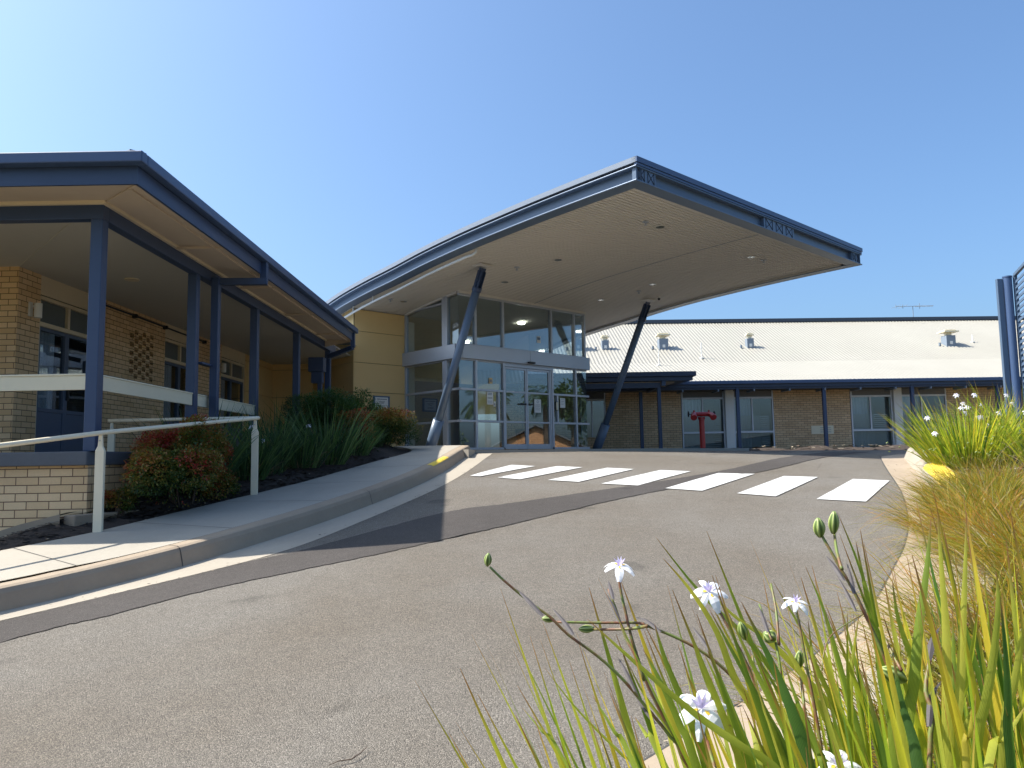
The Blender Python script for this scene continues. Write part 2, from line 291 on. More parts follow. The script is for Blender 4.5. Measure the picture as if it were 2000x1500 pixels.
BLADES=[["g",0.0099,[[0.244,1.35,1.359],[0.295,1.335,1.289],[0.337,1.32,1.24],[0.388,1.305,1.187],[0.455,1.29,1.074],[0.575,1.249,0.762],[0.623,1.207,0.45]]],["y",0.0144,[[0.227,1.2,1.342],[0.265,1.188,1.295],[0.299,1.176,1.236],[0.318,1.164,1.175],[0.338,1.152,1.137],[0.377,1.14,1.054],[0.469,1.096,0.752],[0.506,1.053,0.45]]],["y",0.0117,[[0.1,1.1,1.273],[0.157,1.085,1.222],[0.238,1.07,1.153],[0.296,1.055,1.114],[0.362,1.04,1.061],[0.609,0.954,0.755],[0.708,0.867,0.45]]],["g",0.016,[[0.211,1.2,1.244],[0.222,1.18,1.194],[0.246,1.16,1.127],[0.268,1.14,1.055],[0.328,1.056,0.752],[0.352,0.972,0.45]]],["g",0.0138,[[0.184,1.15,1.219],[0.204,1.13,1.179],[0.227,1.11,1.122],[0.242,1.09,1.075],[0.307,0.957,0.762],[0.333,0.824,0.45]]],["y",0.0078,[[0.182,1.3,1.162],[0.206,1.28,1.113],[0.241,1.26,1.064],[0.259,1.24,1.017],[0.33,1.119,0.733],[0.358,0.999,0.45]]],["y",0.0095,[[0.289,1.3,1.195],[0.302,1.28,1.143],[0.323,1.26,1.086],[0.346,1.24,1.015],[0.405,1.16,0.732],[0.429,1.081,0.45]]],["y",0.0092,[[0.296,1.25,1.187],[0.31,1.23,1.149],[0.333,1.21,1.079],[0.355,1.19,1.02],[0.424,1.093,0.735],[0.452,0.997,0.45]]],["y",0.0052,[[0.044,1.3,1.158],[0.082,1.285,1.11],[0.121,1.27,1.07],[0.163,1.255,1.032],[0.195,1.24,0.995],[0.348,1.13,0.723],[0.409,1.019,0.45]]],["g",0.0048,[[0.007,1.2,1.124],[0.036,1.17,1.098],[0.071,1.14,1.059],[0.249,0.906,0.754],[0.32,0.672,0.45]]],["g",0.0088,[[0.113,1.2,1.141],[0.142,1.17,1.096],[0.166,1.14,1.057],[0.287,0.907,0.753],[0.336,0.673,0.45]]],["y",0.011,[[0.162,1.1,1.14],[0.174,1.07,1.123],[0.191,1.04,1.095],[0.318,0.694,0.772],[0.369,0.349,0.45]]],["d",0.0176,[[0.316,1.1,1.293],[0.35,1.08,1.21],[0.365,1.06,1.157],[0.377,1.04,1.092],[0.416,0.941,0.771],[0.431,0.842,0.45]]],["y",0.0117,[[0.411,1.25,1.296],[0.443,1.235,1.231],[0.458,1.22,1.18],[0.477,1.205,1.124],[0.507,1.19,1.032],[0.569,1.143,0.741],[0.593,1.095,0.45]]],["g",0.0087,[[0.482,1.3,1.312],[0.5,1.285,1.252],[0.511,1.27,1.191],[0.525,1.255,1.108],[0.537,1.24,1.028],[0.565,1.186,0.739],[0.576,1.132,0.45]]],["g",0.0128,[[0.499,1.2,1.407],[0.522,1.185,1.324],[0.54,1.17,1.221],[0.543,1.155,1.152],[0.545,1.14,1.065],[0.55,1.087,0.757],[0.551,1.034,0.45]]],["g",0.013,[[0.503,1.15,1.368],[0.506,1.135,1.302],[0.512,1.12,1.219],[0.518,1.105,1.133],[0.513,1.09,1.071],[0.497,1.015,0.76],[0.49,0.94,0.45]]],["p",0.0139,[[0.599,1.1,1.42],[0.591,1.085,1.33],[0.583,1.07,1.25],[0.571,1.055,1.181],[0.559,1.04,1.089],[0.532,0.988,0.769],[0.521,0.936,0.45]]],["y",0.0125,[[0.64,1.1,1.412],[0.623,1.085,1.329],[0.605,1.07,1.25],[0.588,1.055,1.181],[0.566,1.04,1.089],[0.516,0.988,0.769],[0.496,0.936,0.45]]],["g",0.0161,[[0.616,1.15,1.4],[0.597,1.135,1.33],[0.573,1.12,1.254],[0.553,1.105,1.181],[0.528,1.09,1.091],[0.47,1.037,0.77],[0.447,0.983,0.45]]],["y",0.014,[[0.645,1.05,1.337],[0.635,1.035,1.297],[0.615,1.02,1.235],[0.592,1.005,1.183],[0.564,0.99,1.108],[0.484,0.924,0.779],[0.452,0.858,0.45]]],["d",0.0173,[[0.617,1.0,1.313],[0.606,0.98,1.245],[0.592,0.96,1.191],[0.578,0.94,1.128],[0.529,0.832,0.789],[0.509,0.725,0.45]]],["y",0.0132,[[0.719,1.1,1.297],[0.691,1.08,1.24],[0.663,1.06,1.185],[0.632,1.04,1.12],[0.528,0.937,0.785],[0.487,0.834,0.45]]],["o",0.013,[[0.553,1.15,1.313],[0.551,1.135,1.258],[0.562,1.12,1.197],[0.568,1.105,1.139],[0.583,1.09,1.07],[0.627,1.023,0.76],[0.644,0.955,0.45]]],["o",0.0153,[[0.677,1.15,1.278],[0.653,1.13,1.222],[0.626,1.11,1.171],[0.6,1.09,1.109],[0.51,0.984,0.779],[0.474,0.877,0.45]]],["y",0.0112,[[0.506,1.2,1.257],[0.493,1.18,1.183],[0.484,1.16,1.116],[0.475,1.14,1.052],[0.447,1.046,0.751],[0.436,0.952,0.45]]],["p",0.0108,[[0.545,1.25,1.242],[0.522,1.23,1.177],[0.506,1.21,1.114],[0.497,1.19,1.047],[0.471,1.101,0.748],[0.461,1.012,0.45]]],["y",0.0104,[[0.445,1.2,1.246],[0.443,1.18,1.183],[0.447,1.16,1.131],[0.457,1.14,1.052],[0.482,1.064,0.751],[0.492,0.988,0.45]]],["y",0.0115,[[0.303,1.15,1.23],[0.322,1.13,1.191],[0.342,1.11,1.141],[0.367,1.09,1.073],[0.441,0.998,0.761],[0.471,0.907,0.45]]],["y",0.0113,[[0.302,1.3,1.297],[0.354,1.288,1.238],[0.407,1.276,1.199],[0.45,1.264,1.153],[0.506,1.252,1.085],[0.544,1.24,1.012],[0.639,1.194,0.731],[0.677,1.148,0.45]]],["Y",0.011,[[0.572,1.0,1.182],[0.549,0.97,1.152],[0.525,0.94,1.117],[0.376,0.654,0.783],[0.317,0.368,0.45]]],["y",0.0107,[[0.643,1.0,1.184],[0.589,0.97,1.146],[0.547,0.94,1.117],[0.233,0.595,0.783],[0.107,0.25,0.45]]],["p",0.011,[[0.635,1.1,1.153],[0.596,1.07,1.123],[0.555,1.04,1.077],[0.373,0.836,0.763],[0.301,0.631,0.45]]],["y",0.0117,[[0.295,1.1,1.283],[0.322,1.08,1.212],[0.347,1.06,1.15],[0.37,1.04,1.08],[0.437,0.95,0.765],[0.464,0.86,0.45]]],["g",0.0123,[[0.283,1.15,1.274],[0.315,1.13,1.206],[0.349,1.11,1.134],[0.374,1.09,1.066],[0.448,0.999,0.758],[0.477,0.909,0.45]]],["g",0.0112,[[0.359,1.2,1.202],[0.388,1.18,1.147],[0.416,1.16,1.095],[0.441,1.14,1.039],[0.526,1.035,0.744],[0.561,0.93,0.45]]],["p",0.012,[[0.384,1.2,1.247],[0.409,1.18,1.199],[0.44,1.16,1.131],[0.464,1.14,1.059],[0.53,1.055,0.754],[0.556,0.971,0.45]]],["d",0.0154,[[0.5,1.05,1.23],[0.497,1.03,1.177],[0.5,1.01,1.133],[0.496,0.99,1.085],[0.479,0.858,0.767],[0.472,0.725,0.45]]],["y",0.011,[[0.317,1.1,1.138],[0.318,1.07,1.114],[0.316,1.04,1.068],[0.307,0.838,0.759],[0.304,0.637,0.45]]],["g",0.011,[[0.371,1.1,1.212],[0.382,1.08,1.157],[0.399,1.06,1.104],[0.402,1.04,1.066],[0.418,0.878,0.758],[0.424,0.716,0.45]]],["g",0.0112,[[0.547,1.2,1.268],[0.538,1.18,1.182],[0.54,1.16,1.115],[0.55,1.14,1.037],[0.574,1.065,0.743],[0.584,0.989,0.45]]],["Y",0.0112,[[0.601,1.2,1.229],[0.579,1.18,1.159],[0.546,1.16,1.093],[0.521,1.14,1.037],[0.436,1.035,0.743],[0.402,0.93,0.45]]],["g",0.013,[[0.721,1.3,1.238],[0.706,1.28,1.153],[0.683,1.26,1.08],[0.659,1.24,1.01],[0.597,1.16,0.73],[0.572,1.08,0.45]]]]
STEMS=[[0.0026,[[-0.042,1.3,1.319],[-0.018,1.293,1.297],[0.027,1.287,1.26],[0.056,1.28,1.24],[0.084,1.273,1.213],[0.128,1.267,1.182],[0.167,1.26,1.147],[0.205,1.253,1.102],[0.238,1.247,1.061],[0.263,1.24,1.017],[0.368,1.195,0.733],[0.41,1.15,0.45]]],[0.0026,[[0.065,1.3,1.228],[0.145,1.292,1.227],[0.194,1.285,1.228],[0.213,1.278,1.224],[0.261,1.27,1.205],[0.299,1.262,1.184],[0.333,1.255,1.156],[0.369,1.248,1.112],[0.418,1.24,1.014],[0.51,1.217,0.732],[0.546,1.194,0.45]]],[0.0026,[[0.128,1.3,1.215],[0.172,1.28,1.219],[0.194,1.26,1.225],[0.207,1.24,1.232]]],[0.0026,[[0.171,1.3,1.303],[0.174,1.291,1.273],[0.179,1.283,1.246],[0.185,1.274,1.211],[0.195,1.266,1.173],[0.207,1.257,1.136],[0.232,1.249,1.083],[0.263,1.24,1.017],[0.35,1.201,0.733],[0.384,1.163,0.45]]],[0.0022,[[0.154,1.3,1.28],[0.165,1.285,1.246],[0.176,1.27,1.208],[0.186,1.255,1.188],[0.199,1.24,1.148]]],[0.0027,[[0.454,1.15,1.376],[0.463,1.141,1.353],[0.471,1.133,1.332],[0.483,1.124,1.304],[0.495,1.116,1.27],[0.516,1.107,1.208],[0.532,1.099,1.135],[0.541,1.09,1.07],[0.569,1.047,0.76],[0.58,1.004,0.45]]],[0.0023,[[0.472,1.15,1.378],[0.462,1.12,1.356],[0.455,1.09,1.337]]],[0.0024,[[0.428,1.2,1.262],[0.427,1.185,1.235],[0.428,1.17,1.186],[0.431,1.155,1.132],[0.435,1.14,1.053],[0.445,1.083,0.751],[0.449,1.026,0.45]]],[0.0024,[[0.394,1.2,1.213],[0.393,1.185,1.19],[0.392,1.17,1.15],[0.399,1.155,1.097],[0.413,1.14,1.046],[0.466,1.052,0.748],[0.487,0.965,0.45]]],[0.0024,[[0.429,1.2,1.176],[0.424,1.18,1.147],[0.42,1.16,1.117],[0.428,1.14,1.067],[0.46,1.017,0.758],[0.473,0.893,0.45]]],[0.0024,[[0.585,1.2,1.15],[0.586,1.17,1.111],[0.584,1.14,1.05],[0.578,0.992,0.75],[0.575,0.845,0.45]]],[0.0027,[[0.265,1.15,1.115],[0.264,1.12,1.098],[0.269,1.09,1.068],[0.302,0.781,0.759],[0.316,0.472,0.45]]],[0.0024,[[0.301,1.2,1.279],[0.317,1.185,1.244],[0.341,1.17,1.188],[0.363,1.155,1.119],[0.384,1.14,1.053],[0.446,1.071,0.751],[0.471,1.003,0.45]]],[0.002,[[0.391,1.2,1.301],[0.387,1.17,1.268],[0.379,1.14,1.224]]],[0.0033,[[0.583,1.1,1.247],[0.566,1.085,1.213],[0.55,1.07,1.177],[0.55,1.055,1.149],[0.533,1.04,1.09],[0.473,0.959,0.77],[0.449,0.877,0.45]]],[0.0009,[[0.543,1.2,1.26],[0.502,1.185,1.245],[0.468,1.17,1.23],[0.45,1.155,1.212],[0.439,1.14,1.187]]],[0.0023,[[0.53,1.15,1.244],[0.53,1.12,1.219],[0.529,1.09,1.199]]],[0.002,[[0.372,1.2,1.27],[0.37,1.17,1.25],[0.369,1.14,1.231]]],[0.0023,[[0.343,1.15,1.207],[0.342,1.13,1.163],[0.348,1.11,1.12],[0.357,1.09,1.073],[0.396,0.957,0.761],[0.411,0.825,0.45]]]]
BRACTS=[[0.0087,[[0.001,1.3,1.283],[0.019,1.27,1.27],[0.042,1.24,1.25]]],[0.0087,[[0.061,1.3,1.25],[0.076,1.27,1.236],[0.09,1.24,1.22]]],[0.0078,[[0.148,1.3,1.275],[0.155,1.27,1.261],[0.163,1.24,1.239]]],[0.0078,[[0.154,1.3,1.294],[0.154,1.27,1.285],[0.154,1.24,1.274]]],[0.0078,[[0.167,1.3,1.169],[0.174,1.27,1.156],[0.184,1.24,1.133]]],[0.0078,[[0.196,1.3,1.234],[0.21,1.27,1.234],[0.227,1.24,1.222]]],[0.0072,[[0.268,1.2,1.24],[0.273,1.17,1.229],[0.281,1.14,1.214]]],[0.0084,[[0.458,1.15,1.348],[0.456,1.12,1.338],[0.457,1.09,1.321]]],[0.0069,[[0.488,1.15,1.337],[0.48,1.12,1.319],[0.47,1.09,1.303]]],[0.0069,[[0.473,1.15,1.318],[0.473,1.12,1.298],[0.471,1.09,1.279]]],[0.0078,[[0.185,1.3,1.14],[0.196,1.27,1.108],[0.214,1.24,1.083]]],[0.0072,[[0.37,1.2,1.269],[0.367,1.17,1.257],[0.364,1.14,1.242]]],[0.0103,[[0.591,1.1,1.254],[0.564,1.07,1.244],[0.542,1.04,1.225]]],[0.0103,[[0.588,1.1,1.181],[0.558,1.07,1.17],[0.536,1.04,1.141]]]]
FLOWERS=[[0.0269,[0.173,1.3,1.315],0],[0.0264,[0.296,1.2,1.289],1],[0.0364,[0.266,1.15,1.133],1],[0.0208,[0.427,1.2,1.271],0],[0.0293,[0.439,1.1,1.07],1]]
PODS=[[0.0225,0.0121,[-0.045,1.3,1.331],[0.1,1]],[0.0208,0.0113,[0.053,1.3,1.233],[-1,0.15]],[0.026,0.013,[0.116,1.3,1.216],[-1,0.05]],[0.0291,0.0169,[0.45,1.15,1.389],[-0.15,1]],[0.0337,0.0153,[0.472,1.15,1.396],[0,1]],[0.0208,0.0192,[0.385,1.2,1.222],[-1,0.6]],[0.0264,0.0136,[0.429,1.2,1.188],[0,1]],[0.0411,0.022,[0.522,1.1,1.191],[-1,0.5]],[0.03,0.0142,[0.359,1.25,1.22],[-0.3,1]]]
# ---------------------------------------------------------------- terrain
def rz(x,y):
    if y<-8: z=-.84+(y+8)*.02
    elif y<12.5: z=.105*y
    elif y<18.5: t=y-12.5; z=1.3125+.105*t-.105*t*t/12
    else: z=1.6275
    k=min(1,max(0,(y-11)/6))
    z-=k*.012*max(-2,min(12,x))
    if x<-.5: z+=max(-.16,.055*(x+.5))*(1-k)
    if x>26: z-=min(3.2,(x-26)*.10)
    return z
def lerpc(c,y):
    for (x0,y0),(x1,y1) in zip(c,c[1:]):
        if y<=y1: return x0+(x1-x0)*(y-y0)/(y1-y0)
    return c[-1][0]
GO=[(-12.3,-6),(-7.8,0),(-5.4,3.1),(-3.62,5.52),(-3.18,6.04),(-2.63,6.62),(-2.12,7.30),(-1.70,8.47),(-1.08,10.63),(-.70,12.70),(-.50,15.0),(-.45,16.2)]
KF=[(-12.6,-6),(-8.1,0),(-5.65,3.2),(-3.74,5.70),(-3.44,6.14),(-2.99,6.75),(-2.53,7.61),(-2.05,8.76),(-1.54,10.39),(-1.10,12.45),(-.92,14.7),(-.87,16.2)]
PI=[(-14,-5.8),(-9.3,.5),(-6.9,3.6),(-5.6,5.3),(-4.62,6.87),(-4.40,7.27),(-4.16,7.75),(-3.80,8.84),(-3.38,10.1),(-2.88,11.28),(-2.26,12.98),(-1.95,13.98),(-1.95,14.8),(-2.3,15.8),(-3.0,17.2)]
RE=[(-9,-6),(-2.6,0),(-.6,2.0),(.45,3.05),(1.33,3.9),(1.83,4.46),(2.27,5.0),(2.76,5.75),(3.38,6.74),(4.0,7.9),(4.76,9.53),(5.55,11.46),(6.43,13.5),(6.78,14.0),(7.4,14.45),(8.4,14.8),(10.5,15.1),(18,15.4)]
def smooth(c,n=4):
    out=[]
    for i in range(len(c)-1):
        p0=Vector(c[max(0,i-1)]);p1=Vector(c[i]);p2=Vector(c[i+1]);p3=Vector(c[min(len(c)-1,i+2)])
        for j in range(n):
            t=j/n; out.append(tuple(.5*((2*p1)+(p2-p0)*t+(2*p0-5*p1+4*p2-p3)*t*t+(3*p1-p0-3*p2+p3)*t**3)))
    out.append(tuple(c[-1])); return out
GOs,KFs,PIs,REs=smooth(GO),smooth(KF),smooth(PI),smooth(RE)
# ground sheet to the horizon
ax=[-400,-200,-100,-50,-30]+[-20+i*1.0 for i in range(61)]+[45,50,60,80,110,160,260,400]
ay=[-400,-200,-100,-50,-25]+[-12+i*1.0 for i in range(60)]+[52,60,80,120,200,400]
m=MB(); m.grid([[(x,y,rz(x,y)-.09-(.5 if (y<18 and -12<x<18) else 0)) for x in ax] for y in ay])
struct(m.build('ground','ground_far',smooth=True),'dry open ground beyond the driveway')
# road sheet
m=MB(); ys=[-6+i*.3 for i in range(74)]+[16.5,17,18,20,22,24,26,27.5]
rows=[]
for y in ys:
    a=lerpc(GOs,y) if y<16.2 else -3.2; b=lerpc(REs,y) if y<14.0 else (lerpc(REs,y) if y<15.3 else 22)
    if y>16.2: a=-4.0
    rows.append([(a+(b-a)*j/24,y,rz(a+(b-a)*j/24,y)) for j in range(25)])
m.grid(rows); struct(m.build('road','asphalt',smooth=True),'weathered grey asphalt driveway rising to the entrance')
# darker reinstated trench strip
U=[(-7.4,.5),(-5.3,3.2),(-3.6,5.48),(-3.16,6.02),(-2.72,6.45),(-2.38,6.84),(-2.05,7.12),(-1.72,7.50),(-.85,8.60),(-.02,9.15),(1.17,10.07),(2.53,11.2),(3.6,12.3),(4.72,13.7),(6.3,15.5)]
L_=[(-6.8,.2),(-4.9,2.9),(-3.3,5.03),(-2.84,5.47),(-2.36,5.98),(-1.75,6.42),(-1.22,6.78),(-.66,7.22),(-.13,7.74),(1.06,9.10),(1.97,10.0),(3.54,11.45),(4.5,12.5),(5.4,13.6),(7.2,15.5)]
US,LS=smooth(U,14),smooth(L_,14)
m=MB(); tar=MB()
for i in range(len(US)-1):
    q=[]
    for k in (i,i+1):
        j1=noise.noise(Vector((k*.9,0,1)))*.018; j2=noise.noise(Vector((k*1.3,5,1)))*.022
        u,l=US[k],LS[k]; gx=lerpc(GOs,u[1])+.012; u=(max(u[0]+j1,gx if u[1]<7 else -99),u[1]-j1); l=(l[0]+j2,l[1]-j2); q.append((u,l))
    (u0,l0),(u1,l1)=q
    for s_ in range(3):
        f0,f1=s_/3,(s_+1)/3
        def mixp(a,b,t): x=a[0]+(b[0]-a[0])*t;y=a[1]+(b[1]-a[1])*t; return (x,y,rz(x,y)+.006)
        m.poly([mixp(u0,l0,f0),mixp(u0,l0,f1),mixp(u1,l1,f1),mixp(u1,l1,f0)])
    w=.004+.008*abs(noise.noise(Vector((i*.5,9,9))))
    if noise.noise(Vector((i*.21,3,2)))>-.1 and l0[1]>7.0:
        tar.poly([(l0[0],l0[1],rz(*l0)+.008),(l0[0]+w,l0[1]-w,rz(*l0)+.008),(l1[0]+w,l1[1]-w,rz(*l1)+.008),(l1[0],l1[1],rz(*l1)+.008)])
struct(m.build('trench_patch','asphalt_patch'),'darker strip of newer asphalt crossing the driveway'); struct(tar.build('tar_seam','road_edge_tar'))
# zebra crossing bars
bars=[((3.52,9.03),(3.99,8.80),(5.06,10.42),(4.66,10.63)),((2.75,9.55),(3.13,9.27),(4.28,10.88),(3.86,11.05)),((1.97,10.07),(2.38,9.80),(3.54,11.35),(3.05,11.52)),((1.20,10.60),(1.66,10.36),(2.70,11.78),(2.28,12.0)),((.49,11.05),(.91,10.80),(1.90,12.18),(1.50,12.4)),((-.24,11.42),(.09,11.17),(1.12,12.52),(.72,12.74)),((-.66,11.72),(-.50,11.58),(.36,12.78),(-.03,13.02))]
for i,bq in enumerate(bars):
    m=MB(); n_=8
    for a in range(n_):
        for b in range(3):
            def P(s_,t_):
                p=Vector(bq[0]).lerp(Vector(bq[1]),t_); q=Vector(bq[3]).lerp(Vector(bq[2]),t_); r_=p.lerp(q,s_)
                return (r_.x,r_.y,rz(r_.x,r_.y)+.010)
            m.poly([P(a/n_,b/3),P(a/n_,(b+1)/3),P((a+1)/n_,(b+1)/3),P((a+1)/n_,b/3)])
    o=struct(m.build('crossing_stripe','road_paint'))
# swept kerbs
def sweep(curve,prof,T=1,y0=-99,y1=99,zoff=0,jit=0):
    c=[p for p in curve if y0<=p[1]<=y1]; rows=[]
    for i,p in enumerate(c):
        a=Vector(c[max(0,i-1)]);b=Vector(c[min(len(c)-1,i+1)]); d=(b-a).normalized(); nrm=Vector((d.y,-d.x))*T
        rows.append([(p[0]+nrm.x*o,p[1]+nrm.y*o,rz(p[0],p[1])+z+zoff) for o,z in prof])
    m=MB(); m.grid(rows); return m
# left: gutter between GO and KF, kerb on KF
m=MB(); n_=60
def resamp(c,n):
    L=[0]
    for a,b in zip(c,c[1:]): L.append(L[-1]+(Vector(b)-Vector(a)).length)
    out=[];j=0
    for i in range(n+1):
        s_=L[-1]*i/n
        while j<len(L)-2 and L[j+1]<s_: j+=1
        t=(s_-L[j])/(L[j+1]-L[j]); out.append(tuple(Vector(c[j]).lerp(Vector(c[j+1]),t)))
    return out
g1,k1=resamp(GOs,120),resamp(KFs,120)
m.grid([[(a[0]+.02,a[1],rz(*a)+.004),(a[0]*.3+b[0]*.7,a[1]*.3+b[1]*.7,rz(*b)-.002),(b[0],b[1],rz(*b)+.008)] for a,b in zip(g1,k1)])
struct(m.build('gutter_apron','concrete_light',smooth=True),'pale concrete gutter strip along the left kerb')
kp=[(0,0),(-.035,.13),(-.055,.165),(-.085,.178),(-.20,.182),(-.20,.10)]
struct(sweep(KFs,kp).build('kerb','concrete_kerb',smooth=False,bevel=0),'concrete kerb beside the footpath')
# footpath, with joints as gaps
m=MB(); k2,p2=resamp([p for p in KFs],160),None
def inner(p):  # matching inner edge point
    best=min(PIs,key=lambda q:(q[0]-p[0])**2+(q[1]-p[1])**2); return best
N_=150; kk=resamp(KFs,N_); pp=resamp(PIs,N_)
off=[]
for i,p in enumerate(kk):
    a=Vector(kk[max(0,i-1)]);b=Vector(kk[min(N_,i+1)]);d=(b-a).normalized();nr=Vector((-d.y,d.x)); s0=Vector(p)+nr*.205
    # ray along nr to inner curve
    best=None
    for q0,q1 in zip(PIs,PIs[1:]):
        e=Vector(q1)-Vector(q0); den=nr.x*e.y-nr.y*e.x
        if abs(den)<1e-6: continue
        w_=Vector(q0)-s0; t=(w_.x*e.y-w_.y*e.x)/den; u=(w_.x*nr.y-w_.y*nr.x)/den
        if 0<=u<=1 and t>0 and (best is None or t<best): best=t
    off.append((s0,nr,best if best else 1.1))
jo=MB()
acc=0
for i in range(N_):
    (s0,n0,t0),(s1,n1,t1)=off[i],off[i+1]
    seg=(s1-s0).length; acc+=seg; gap=0
    e0,e1=s0+n0*t0,s1+n1*t1
    P=lambda v,z:(v.x,v.y,rz(v.x,v.y)+z)
    if acc>1.5:
        acc=0; c0,c1=s0.lerp(s1,.0),s0.lerp(s1,min(.5,.009/seg)); d0,d1=e0.lerp(e1,0),e0.lerp(e1,min(.5,.009/seg))
        jo.poly([P(c0,.1845),P(c1,.1845),P(d1,.1845),P(d0,.1845)])
    for a in range(5):
        f,h=a/5,(a+1)/5; m.poly([P(s0.lerp(e0,f),.182),P(s0.lerp(e0,h),.182),P(s1.lerp(e1,h),.182),P(s1.lerp(e1,f),.182)])
    m.poly([P(e0,.182),P(e0,.05),P(e1,.05),P(e1,.182)])
lj=MB()
for i in range(N_):
    (s0,n0,_),(s1,n1,_)=off[i],off[i+1]; P=lambda v,z:(v.x,v.y,rz(v.x,v.y)+z)
    lj.poly([P(s0-n0*.0025,.1845),P(s0+n0*.0025,.1845),P(s1+n1*.0025,.1845),P(s1-n1*.0025,.1845)])
struct(m.build('footpath','concrete_path',smooth=False),'pale concrete footpath beside the driveway')
struct(jo.build('footpath_joint','road_edge_tar')); struct(lj.build('kerb_joint','road_edge_tar'))
# kerb block joints (dark vertical grooves)
kj=MB()
for i in range(5,len(k1)-1,14):
    p=Vector(k1[i]);q=Vector(k1[i+1]);d=(q-p).normalized();nr=Vector((-d.y,d.x))
    for (o0,z0),(o1,z1) in zip([(-.004,.0),(.031,.13),(.051,.167),(.081,.181)],[(.031,.13),(.051,.167),(.081,.181),(.196,.185)]):
        a0=p+nr*o0;a1=p+nr*o1; h=d*.004
        kj.poly([(a0.x-h.x,a0.y-h.y,rz(*p)+z0+.001),(a0.x+h.x,a0.y+h.y,rz(*p)+z0+.001),(a1.x+h.x,a1.y+h.y,rz(*p)+z1+.001),(a1.x-h.x,a1.y-h.y,rz(*p)+z1+.001)])
struct(kj.build('kerb_groove','road_edge_tar'))
# yellow paint on the left kerb nose
yl=[p for p in KFs if 11.7<p[1]<13.6]
struct(sweep(yl,[(-.05,.160),(-.056,.169),(-.085,.183),(-.15,.186)]).build('yellow_kerb_paint','yellow_paint'),'yellow paint on the left kerb edge')
# right: apron + kerb + paint
struct(sweep(REs,[(.0,.006),(.12,.0),(.36,.002)]).build('gutter_apron','concrete_kerb',smooth=True),'pale concrete apron along the right kerb')
struct(sweep(REs,[(.36,.0),(.42,.12),(.45,.15),(.48,.16),(.66,.165),(.66,.05)]).build('kerb','concrete_light'),'concrete kerb round the right garden bed')
struct(sweep([p for p in REs if 8.6<p[1]<11.2],[(.405,.1),(.425,.128),(.452,.156),(.482,.166),(.64,.171)]).build('yellow_kerb_paint','yellow_paint'),'yellow paint on the right kerb top')
m=MB()
for i in range(len(REs)-1):
    a,b=REs[i],REs[i+1]; w=.012+.01*abs(noise.noise(Vector((i*.7,1,1)))); m.poly([(a[0]-w,a[1],rz(*a)+.005),(a[0]+.004,a[1],rz(*a)+.0075),(b[0]+.004,b[1],rz(*b)+.0075),(b[0]-w,b[1],rz(*b)+.005)])
struct(m.build('tar_seam','road_edge_tar'))
# forecourt slab in front of the lobby
m=MB(); 
xs=[-4.2+i*.5 for i in range(6)]
fc=[(-4.4,21.6),(-4.4,19.2),(-3.0,17.2),(-2.3,15.8),(-.85,14.7),(-.8,16.4),(3.6,19.4),(7.5,24.5),(7.5,28.9),(3.4,28.9),(-3.9,22.5)]
m.prism(fc,1.45,1.665); struct(m.build('forecourt','concrete_path'),'flat concrete slab under the canopy')
# garden beds
def bedl(x,y):
    z=rz(x,y)+.165+.03*noise.noise(Vector((x*1.5,y*1.5,0)))
    if x<-4.5 and y<8.6: z+=(x+4.5)*.27
    u_=max(0,min(1,(lerpc(PIs,min(y,17))-x-.15)/.35)); z+=.13*u_*u_*(3-2*u_)*(1 if y>7.6 else max(0,y-6.6))
    return z
m=MB(); rows=[]
for i in range(70):
    y=4.4+i*.2; a=-11 if y<8.25 else -4.55; 
    if y>17.1: break
    b=lerpc(PIs,y)-.0; rows.append([(a+(b-a)*j/24,y,bedl(a+(b-a)*j/24,y)-(.012 if j==24 else 0)) for j in range(25)])
m.grid(rows)
struct(m.build('garden_bed_soil','soil',smooth=True),'dark mulch bed between the footpath and the veranda')
def dk(x,y): return max(0,(x-lerpc(REs,min(y,13.9)))*.74)
def bedr(x,y):
    d=dk(x,y)-.6
    return rz(x,min(y,14.5))+.15+max(0,min(1.3,d*.16))+.05*noise.noise(Vector((x*1.2,y*1.2,3)))*min(1,max(0,d))
m=MB(); rows=[]
for i in range(84):
    y=-3+i*.22
    a=lerpc(REs,min(y,13.9))+.62/.74 if y<13.6 else 7.6+(y-13.6)*.9
    if y>15.0: break
    rows.append([(a+(20-a)*(j/30)**1.6,y,bedr(a+(20-a)*(j/30)**1.6,y) if j else bedr(a,y)) for j in range(31)])
m.grid(rows); struct(m.build('garden_bed_soil','soil',smooth=True),'brown garden bed behind the right kerb')
# bark mulch chips and leaf litter
def chips(name,n,fn,label,szr=(.015,.05),light=.06):
    m=MB()
    for _ in range(n):
        x,y,z=fn(); a=R.uniform(0,6.28); L=R.uniform(*szr); w=L*R.uniform(.25,.5); t=R.uniform(-.35,.35); h=R.uniform(.002,.012)
        dx,dy=math.cos(a)*L,math.sin(a)*L; ex,ey=-math.sin(a)*w,math.cos(a)*w; tn=R.random()**1.7*.85
        if R.random()<light: tn=1
        m.poly([(x-dx-ex,y-dy-ey,z+h),(x+dx-ex,y+dy-ey,z+h+L*t),(x+dx+ex,y+dy+ey,z+h+L*t+w*.3),(x-dx+ex,y-dy+ey,z+h+w*.3)],tn)
    o=m.build(name,'chips',attr=True,recalc=False); tag(o,label,'mulch',kind='stuff'); return o
def fL():
    y=R.uniform(4.8,13.5); b=lerpc(PIs,y); a=max(b-3.6,-4.6 if y>8.2 else -9); x=R.uniform(a,b); return x,y,bedl(x,y)
chips('bark_mulch',9000,fL,'dark bark mulch chips covering the left garden bed',(.012,.04),.03)
def fR():
    y=R.uniform(1.5,13.4); b=lerpc(REs,y)+.86; x=b+R.random()**1.5*4; return x,y,bedr(x,y)
